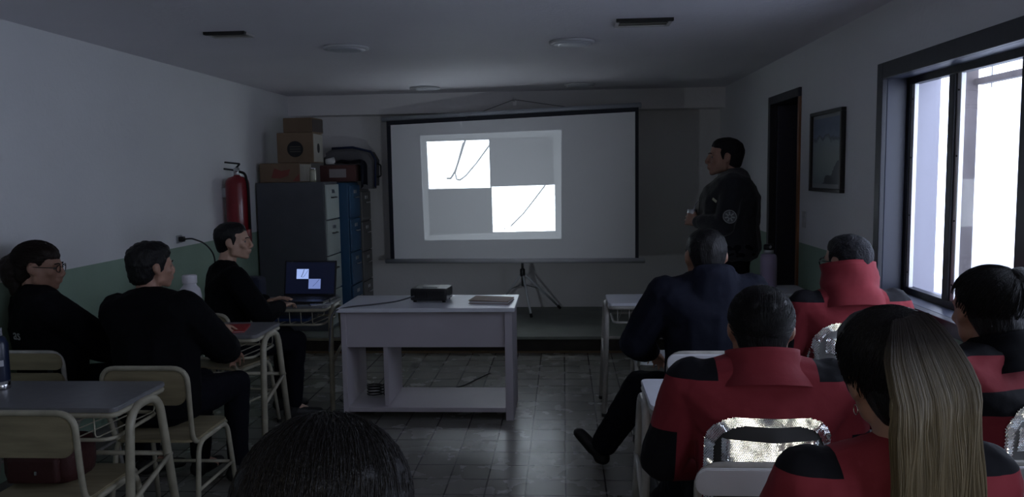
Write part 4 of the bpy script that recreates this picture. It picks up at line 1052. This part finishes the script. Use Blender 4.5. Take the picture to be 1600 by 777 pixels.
RJA = two_tone('red_jacket_black_shoulders', [(.14, .468, 2), (.25, -2, .30)])
RJB = two_tone('red_jacket_black_bands', [(-1, .50, 2), (-1, .34, .41)])

def safety_panel(P, step=.008, rx=(-.14, .14), base=None, half=.185):
    """grey panel on the back edged with reflective tape, a reflective bar in its middle"""
    def rr(x, z, ins):
        hw, z1, z0, r_ = half-ins, .395-ins, .10, .09
        if abs(x) > hw or z > z1 or z < z0: return False
        dx, dz = abs(x)-(hw-r_), z-(z1-r_)
        return not (dx > 0 and dz > 0 and dx*dx+dz*dz > r_*r_)
    bar = lambda x, z: rx[0] < x < rx[1] and .255 < z < .325
    back_panel(P, 'grey_panel', lambda x, z: rr(x, z, .012), -.185, .185, .10, .395, .012, .002, base or SILVER)
    back_panel(P, 'edge_tape', lambda x, z: rr(x, z, 0) and not rr(x, z, .024), -.19, .19, .10, .40, step, .009, MIRROR, True)
    back_panel(P, 'bar_tape', bar, rx[0]-.005, rx[1]+.005, .25, .33, step, .009, MIRROR, True)
def scalp(P, tie, n, material, r_=.0008, lift=(1.06, 1.12), name='hair_strands', back=1.0):
    M, k = P['Mh'], P['k']; paths = []; tie = Vector(tie).normalized()
    while len(paths) < n:
        d = Vector((random.gauss(0, 1), random.gauss(0, 1), random.gauss(0, 1))).normalized()
        if d.z < -.62 or (d.y > .62 and d.z < .55) or (d.y > .2 and d.z < .12): continue
        l0 = random.uniform(lift[0]-.02, lift[0]+.01)
        paths.append(hairpath(M, k, d, (tie+Vector((random.gauss(0, .08), random.gauss(0, .08), random.gauss(0, .05)))), 9, l0, l0+lift[1]-lift[0]))
    return strands(name, paths, r_, material, P['body'])
def falling(P, name, n, start, spread, length, material, r_=.001, back=.15, top=.05, sway=0.0):
    """hair gathered at start (head space), falling behind the head"""
    M, k = P['Mh'], P['k']; paths = []; s0 = Vector(start); W = M.to_3x3()
    for i in range(n):
        u = random.uniform(-1, 1); v = random.random(); ln = length*random.uniform(.85, 1)
        pts = [M @ (s0 + Vector((u*.018, random.uniform(-.01, .01), random.uniform(-.008, .008)))),
               M @ Vector((s0.x*.6+u*spread*.45, -.07-.02*v, .118+.012*v)), M @ Vector((u*spread*.85, -.112-.022*v, .07)), M @ Vector((u*spread, -.128-.026*v, -.005))]
        b0 = pts[-1].copy(); jit = random.gauss(0, .004)
        for j in range(1, 9):
            t_ = j/8; wv = .004*math.sin(j*1.3+u*9)
            pts.append(b0 + Vector((u*.012*t_+jit*t_+wv+sway*t_*t_, -.012*math.sin(t_*PI)-.004*v, -ln*t_)))
        # smooth by Catmull-Rom
        out = []
        for j in range(len(pts)-1):
            p0, p1, p2, p3 = pts[max(j-1, 0)], pts[j], pts[j+1], pts[min(j+2, len(pts)-1)]
            for q in (0, .5): out.append(.5*((2*p1)+(p2-p0)*q+(2*p0-5*p1+4*p2-p3)*q*q+(3*p1-p0-3*p2+p3)*q**3))
        out.append(pts[-1]); paths.append(out)
    return strands(name, paths, r_, material, P['body'])

def on_jacket(P, px, py, off=.003):
    """where the line of sight of a mark meets this person's jacket: point and normal in person space"""
    bpy.context.view_layer.update(); W = P['t'].matrix_world.inverted(); me = P['jacket'].data
    bvh = BVHTree.FromPolygons([v.co for v in me.vertices], [tuple(p.vertices) for p in me.polygons])
    d = CR*((px-800)/F_PX) - CU*((py-388.5)/F_PX) + _f
    o = W @ Vector((0, 0, EYE)); d2 = (W.to_3x3() @ d).normalized(); h = bvh.ray_cast(o, d2)
    if h[0] is None: return None
    n = h[1] if h[1].dot(d2) < 0 else -h[1]; z = n; x = Vector((0, 0, 1)).cross(z).normalized(); y = z.cross(x)
    M = Matrix((x, y, z)).transposed().to_4x4(); M.translation = h[0]+n*off; return M
def text_mesh(txt, size, material, parent, M, name):
    cu = bpy.data.curves.new('t', 'FONT'); cu.body = txt; cu.size = size; cu.extrude = .0008; cu.align_x = 'CENTER'; cu.align_y = 'CENTER'
    ob = bpy.data.objects.new('t', cu); C.objects.link(ob); dg = bpy.context.evaluated_depsgraph_get()
    me = bpy.data.meshes.new_from_object(ob.evaluated_get(dg)); bpy.data.objects.remove(ob)
    me.transform(M); me.materials.clear(); me.materials.append(material)
    o = bpy.data.objects.new(name, me); C.objects.link(o); o.parent = parent; return o

# 1. woman in glasses by the left wall
P1 = person('woman in black with glasses and hair tied back, by left wall', (-2.615, 3.87), -44, girth=1.1, head=(-32, -4, 0), lean=-5, neckup=-.03, puff=.04, shw=1.05, jacket=BLACKC, collar='crew', hands=[(-.10, .33, .64), (.14, .38, .64)], vox=.008, k=1.0)
cap(P1, 'pulled', HAIRBR, disp=.006)
S = Shape(); S.hull([((0, -.10, .03), (.05, .045, .05)), ((0, -.135, .0), (.052, .05, .055)), ((0, -.125, -.06), (.042, .04, .05))], P1['Mh']); S.hull([((0, -.12, -.05), .04), ((0, -.10, -.13), .028)], P1['Mh'])
S.bake('hair_bun', .006, 3, HAIRBR, P1['body'], .008, .02)
scalp(P1, (0, -1, .1), 500, HAIRBR, .0009)
glasses(P1)
Mx = on_jacket(P1, 27, 524)
if Mx: text_mesh('as', .075, mat('sleeve_letter_grey', (.36, .35, .35), .8), P1['jacket'], Mx, 'sleeve_lettering')

# 2. man with thick black hair beside the white bottle
P2 = person('man in black with thick black hair, seen from behind left', (-1.95, 3.64), -16, girth=1.2, lean=3, side=-4, neckup=-.005, hk=.95, head=(-24, 2, 0), collar='stand', hands=[(-.14, .60, .80), (.10, .42, .70)], k=.985, shw=1.14, puff=.045)
cap(P2, 'thick', HAIRB, disp=.010, dscale=.018)

# 3. young man at the laptop
P3 = person('young man in black at the laptop, face in profile', (-2.17, 4.90), -52, lean=6, head=(-28, 2, 0), vox=.0052, collar='crew', hands=[(-.147, .335, .775), (.12, .34, .775)], curl=(14, 25), k=1.0, fold=.010, skin=SKINL, girth=.98, handrot=[(12, 0), (0, 0)])
cap(P3, 'short', HAIRB, disp=.003, dscale=.008)

# 4. standing speaker
P4 = person('standing speaker in dark uniform holding a steel cup', (1.235, 6.0), 82, stand=True, k=1.09, girth=1.55, hk=1.06, jowl=.014, neckup=-.045, head=(2, 3, 0), vox=.006, jacket=mat('dark_uniform_cloth', (.008, .009, .013), .85, bump=.35, bscale=14, sheen=.15), collar='stand',
            hands=[(-.10, .25, 1.235), (.25, .06, .92)], curl=(42, 25), neckfwd=.02, handrot=[(5, -75), (0, 0)], shw=1.15, elbow_out=.8, hipz=1.035)
cap(P4, 'short', HAIRS, disp=.003, dscale=.008)
hm = P4['t'].matrix_basis if False else (Matrix.Translation(P4['t'].location) @ P4['t'].rotation_euler.to_matrix().to_4x4())
cp = hm @ (P4['hands'][0] @ Vector((.0, .085, -.048)))
t = thing('steel_cup', 'small steel drinking cup held by the standing speaker', 'cup', (cp.x, cp.y, cp.z-.004))
obj('cup_body', lathe([(.022, 0), (.032, .012), (.038, .045), (.036, .085), (.033, .088), (.033, .08), (.034, .045), (.001, .02)], 28), STEEL, t, smooth=True)
obj('straw', tb([(.0, 0, .03), (.02, .01, .12), (.045, .015, .15)], .003, .02), CHROME, t, smooth=True)
Mx = on_jacket(P4, 1140, 339)
if Mx:
    bm = bmesh.new(); bmesh.ops.create_cone(bm, cap_ends=True, segments=28, radius1=.050, radius2=.050, depth=.003, matrix=Mx); bd = obj('sleeve_badge', bm, mat('badge_field', (.10, .105, .11), .8), P4['jacket'])
    ring = tube(bmesh.new(), [Mx @ Vector((.046*math.cos(2*PI*i/24), .046*math.sin(2*PI*i/24), .002)) for i in range(24)], .003, 6, True); BT = mat('badge_thread', (.30, .31, .30), .8); obj('badge_ring', ring, BT, bd)
    bm = bmesh.new()
    for i in range(7):
        a = 2*PI*i/7; box(bm, (-.005, .010, .001), (.005, .036, .003), 0, Mx @ Matrix.Rotation(a, 4, 'Z'))
    obj('badge_rays', bm, BT, bd)
Mx = on_jacket(P4, 1117, 313)
if Mx: obj('name_tape', bx((-.022, -.009, -.001), (.022, .009, .002), .001, Mx @ Matrix.Rotation(R(-30), 4, 'Z')), mat('pale_name_tape', (.42, .40, .28), .7), P4['jacket'])

# 5. navy hood
P5 = person('person in a navy hooded jacket, short dark hair, back turned', (.70, 3.86), 8, girth=1.12, lean=4, jacket=NAVYC, collar='hood', head=(-4, -4, 0), shw=1.12, puff=.042, k=1.06, neckup=-.05, hk=1.04,
            hands=[(-.20, .36, .66), (.20, .36, .66)], knees=[(-.257, .35, .48), (.13, .44, .535)], ankles=[(-.437, .485, .105), (.10, .42, .10)], feet_dir=((-.5, .35, .62), None), calf=1.25)
cap(P5, 'short', HAIRB, disp=.004, dscale=.012)

# 6. red high collar, glasses, by the window
P6 = person('person with high red collar and glasses by the window', (1.30, 3.68), 3, girth=1.02, lean=3, jacket=RJA, collar='crew', head=(23, -2, 0), jcolor=True, shw=1.08, hipz=.53, k=1.03, neckup=-.02, puff=.036)
collar_tube(P6, .175, .150, .122, REDC, .006)
cap(P6, 'short', HAIRS, disp=.003, dscale=.012); glasses(P6, .003)
safety_panel(P6, .007)

# 7. bright tape
P7 = person('person in red jacket with the widest bright back tape', (.61, 2.46), -2, girth=1.12, lean=2, jacket=RJA, collar='crew', head=(-6, -2, 0), jcolor=True, shw=1.14, skin=SKIN, hipz=.49, k=1.05, neckup=-.055, hk=1.02,
            knees=[(-.14, .44, .50), (.14, .44, .50)], ankles=[(-.24, 1.02, .12), (.13, .50, .10)], puff=.036)
cap(P7, 'pulled', HAIRB, disp=.005, dscale=.02); scalp(P7, (0, -.9, -.25), 1300, HAIRB, lift=(1.03, 1.07)); collar_tube(P7, .085, .150, .112, REDC, .0015)
safety_panel(P7, .0055, base=mat('dark_jacket_panel', (.06, .06, .06), .7))

# 8. right edge, bun
P8 = person('person with high dark bun and red-black jacket at right edge', (1.31, 2.46), 26, girth=1.02, lean=2, jacket=RJB, collar='crew', head=(-20, -3, 0), jcolor=True, hipz=.54, puff=.036, k=1.05, neckup=-.05, shw=1.05)
collar_tube(P8, .085, .125, .10, BLACKC, .003)
cap(P8, 'pulled', HAIRB, disp=.006, dscale=.02); scalp(P8, (.35, -.5, .9), 1200, HAIRB)
S = Shape(); S.hull([((.045, -.075, .105), (.040, .040, .034)), ((.02, -.06, .085), .03)], P8['Mh']); S.bake('hair_bun', .006, 3, HAIRB, P8['body'], .008, .02)
safety_panel(P8, .006, rx=(-.08, .08), half=.12)

# 9. foreground, long hair
P9 = person('woman with long golden-brown ponytail in right foreground', (.672, 1.62), 4, girth=.95, lean=1, jacket=RJA, collar='crew', head=(4, -2, -13), jcolor=True, k=.98, hk=1.06, vox=.008)
cap(P9, 'thick', HAIRB, disp=.003, dscale=.03); scalp(P9, (.25, -.35, 1), 2600, HAIRB, .0007, (1.09, 1.13))
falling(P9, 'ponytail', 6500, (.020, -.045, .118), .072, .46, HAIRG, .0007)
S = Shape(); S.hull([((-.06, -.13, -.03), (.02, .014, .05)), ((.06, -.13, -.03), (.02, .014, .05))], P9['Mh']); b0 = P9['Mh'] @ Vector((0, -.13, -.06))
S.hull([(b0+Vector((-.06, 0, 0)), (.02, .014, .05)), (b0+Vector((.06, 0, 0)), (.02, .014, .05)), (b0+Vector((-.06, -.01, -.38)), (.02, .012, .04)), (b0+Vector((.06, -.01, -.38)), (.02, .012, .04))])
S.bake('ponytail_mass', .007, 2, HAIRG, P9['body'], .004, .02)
er = P9['Mh'] @ (Vector((-.078, -.005, -.045))*P9['k']); obj('earring', tube(bmesh.new(), [er+Vector((0, .010*math.cos(a), .010*math.sin(a))) for a in [2*PI*i/16 for i in range(16)]], .0012, 6, True), GOLD, P9['body'], smooth=True)

# 10. bottom centre, top of a dark head
P10 = person('person at bottom centre, only dark top of head visible', (-.322, 1.0), 0, lean=0, head=(0, -6, 0), k=.96, jacket=BLACKC, collar='crew', hk=1.15, hipz=.515)
cap(P10, 'full', HAIRB, disp=.004, dscale=.03); scalp(P10, (.05, -.4, -1), 3000, HAIRB, .0007, (1.17, 1.22))
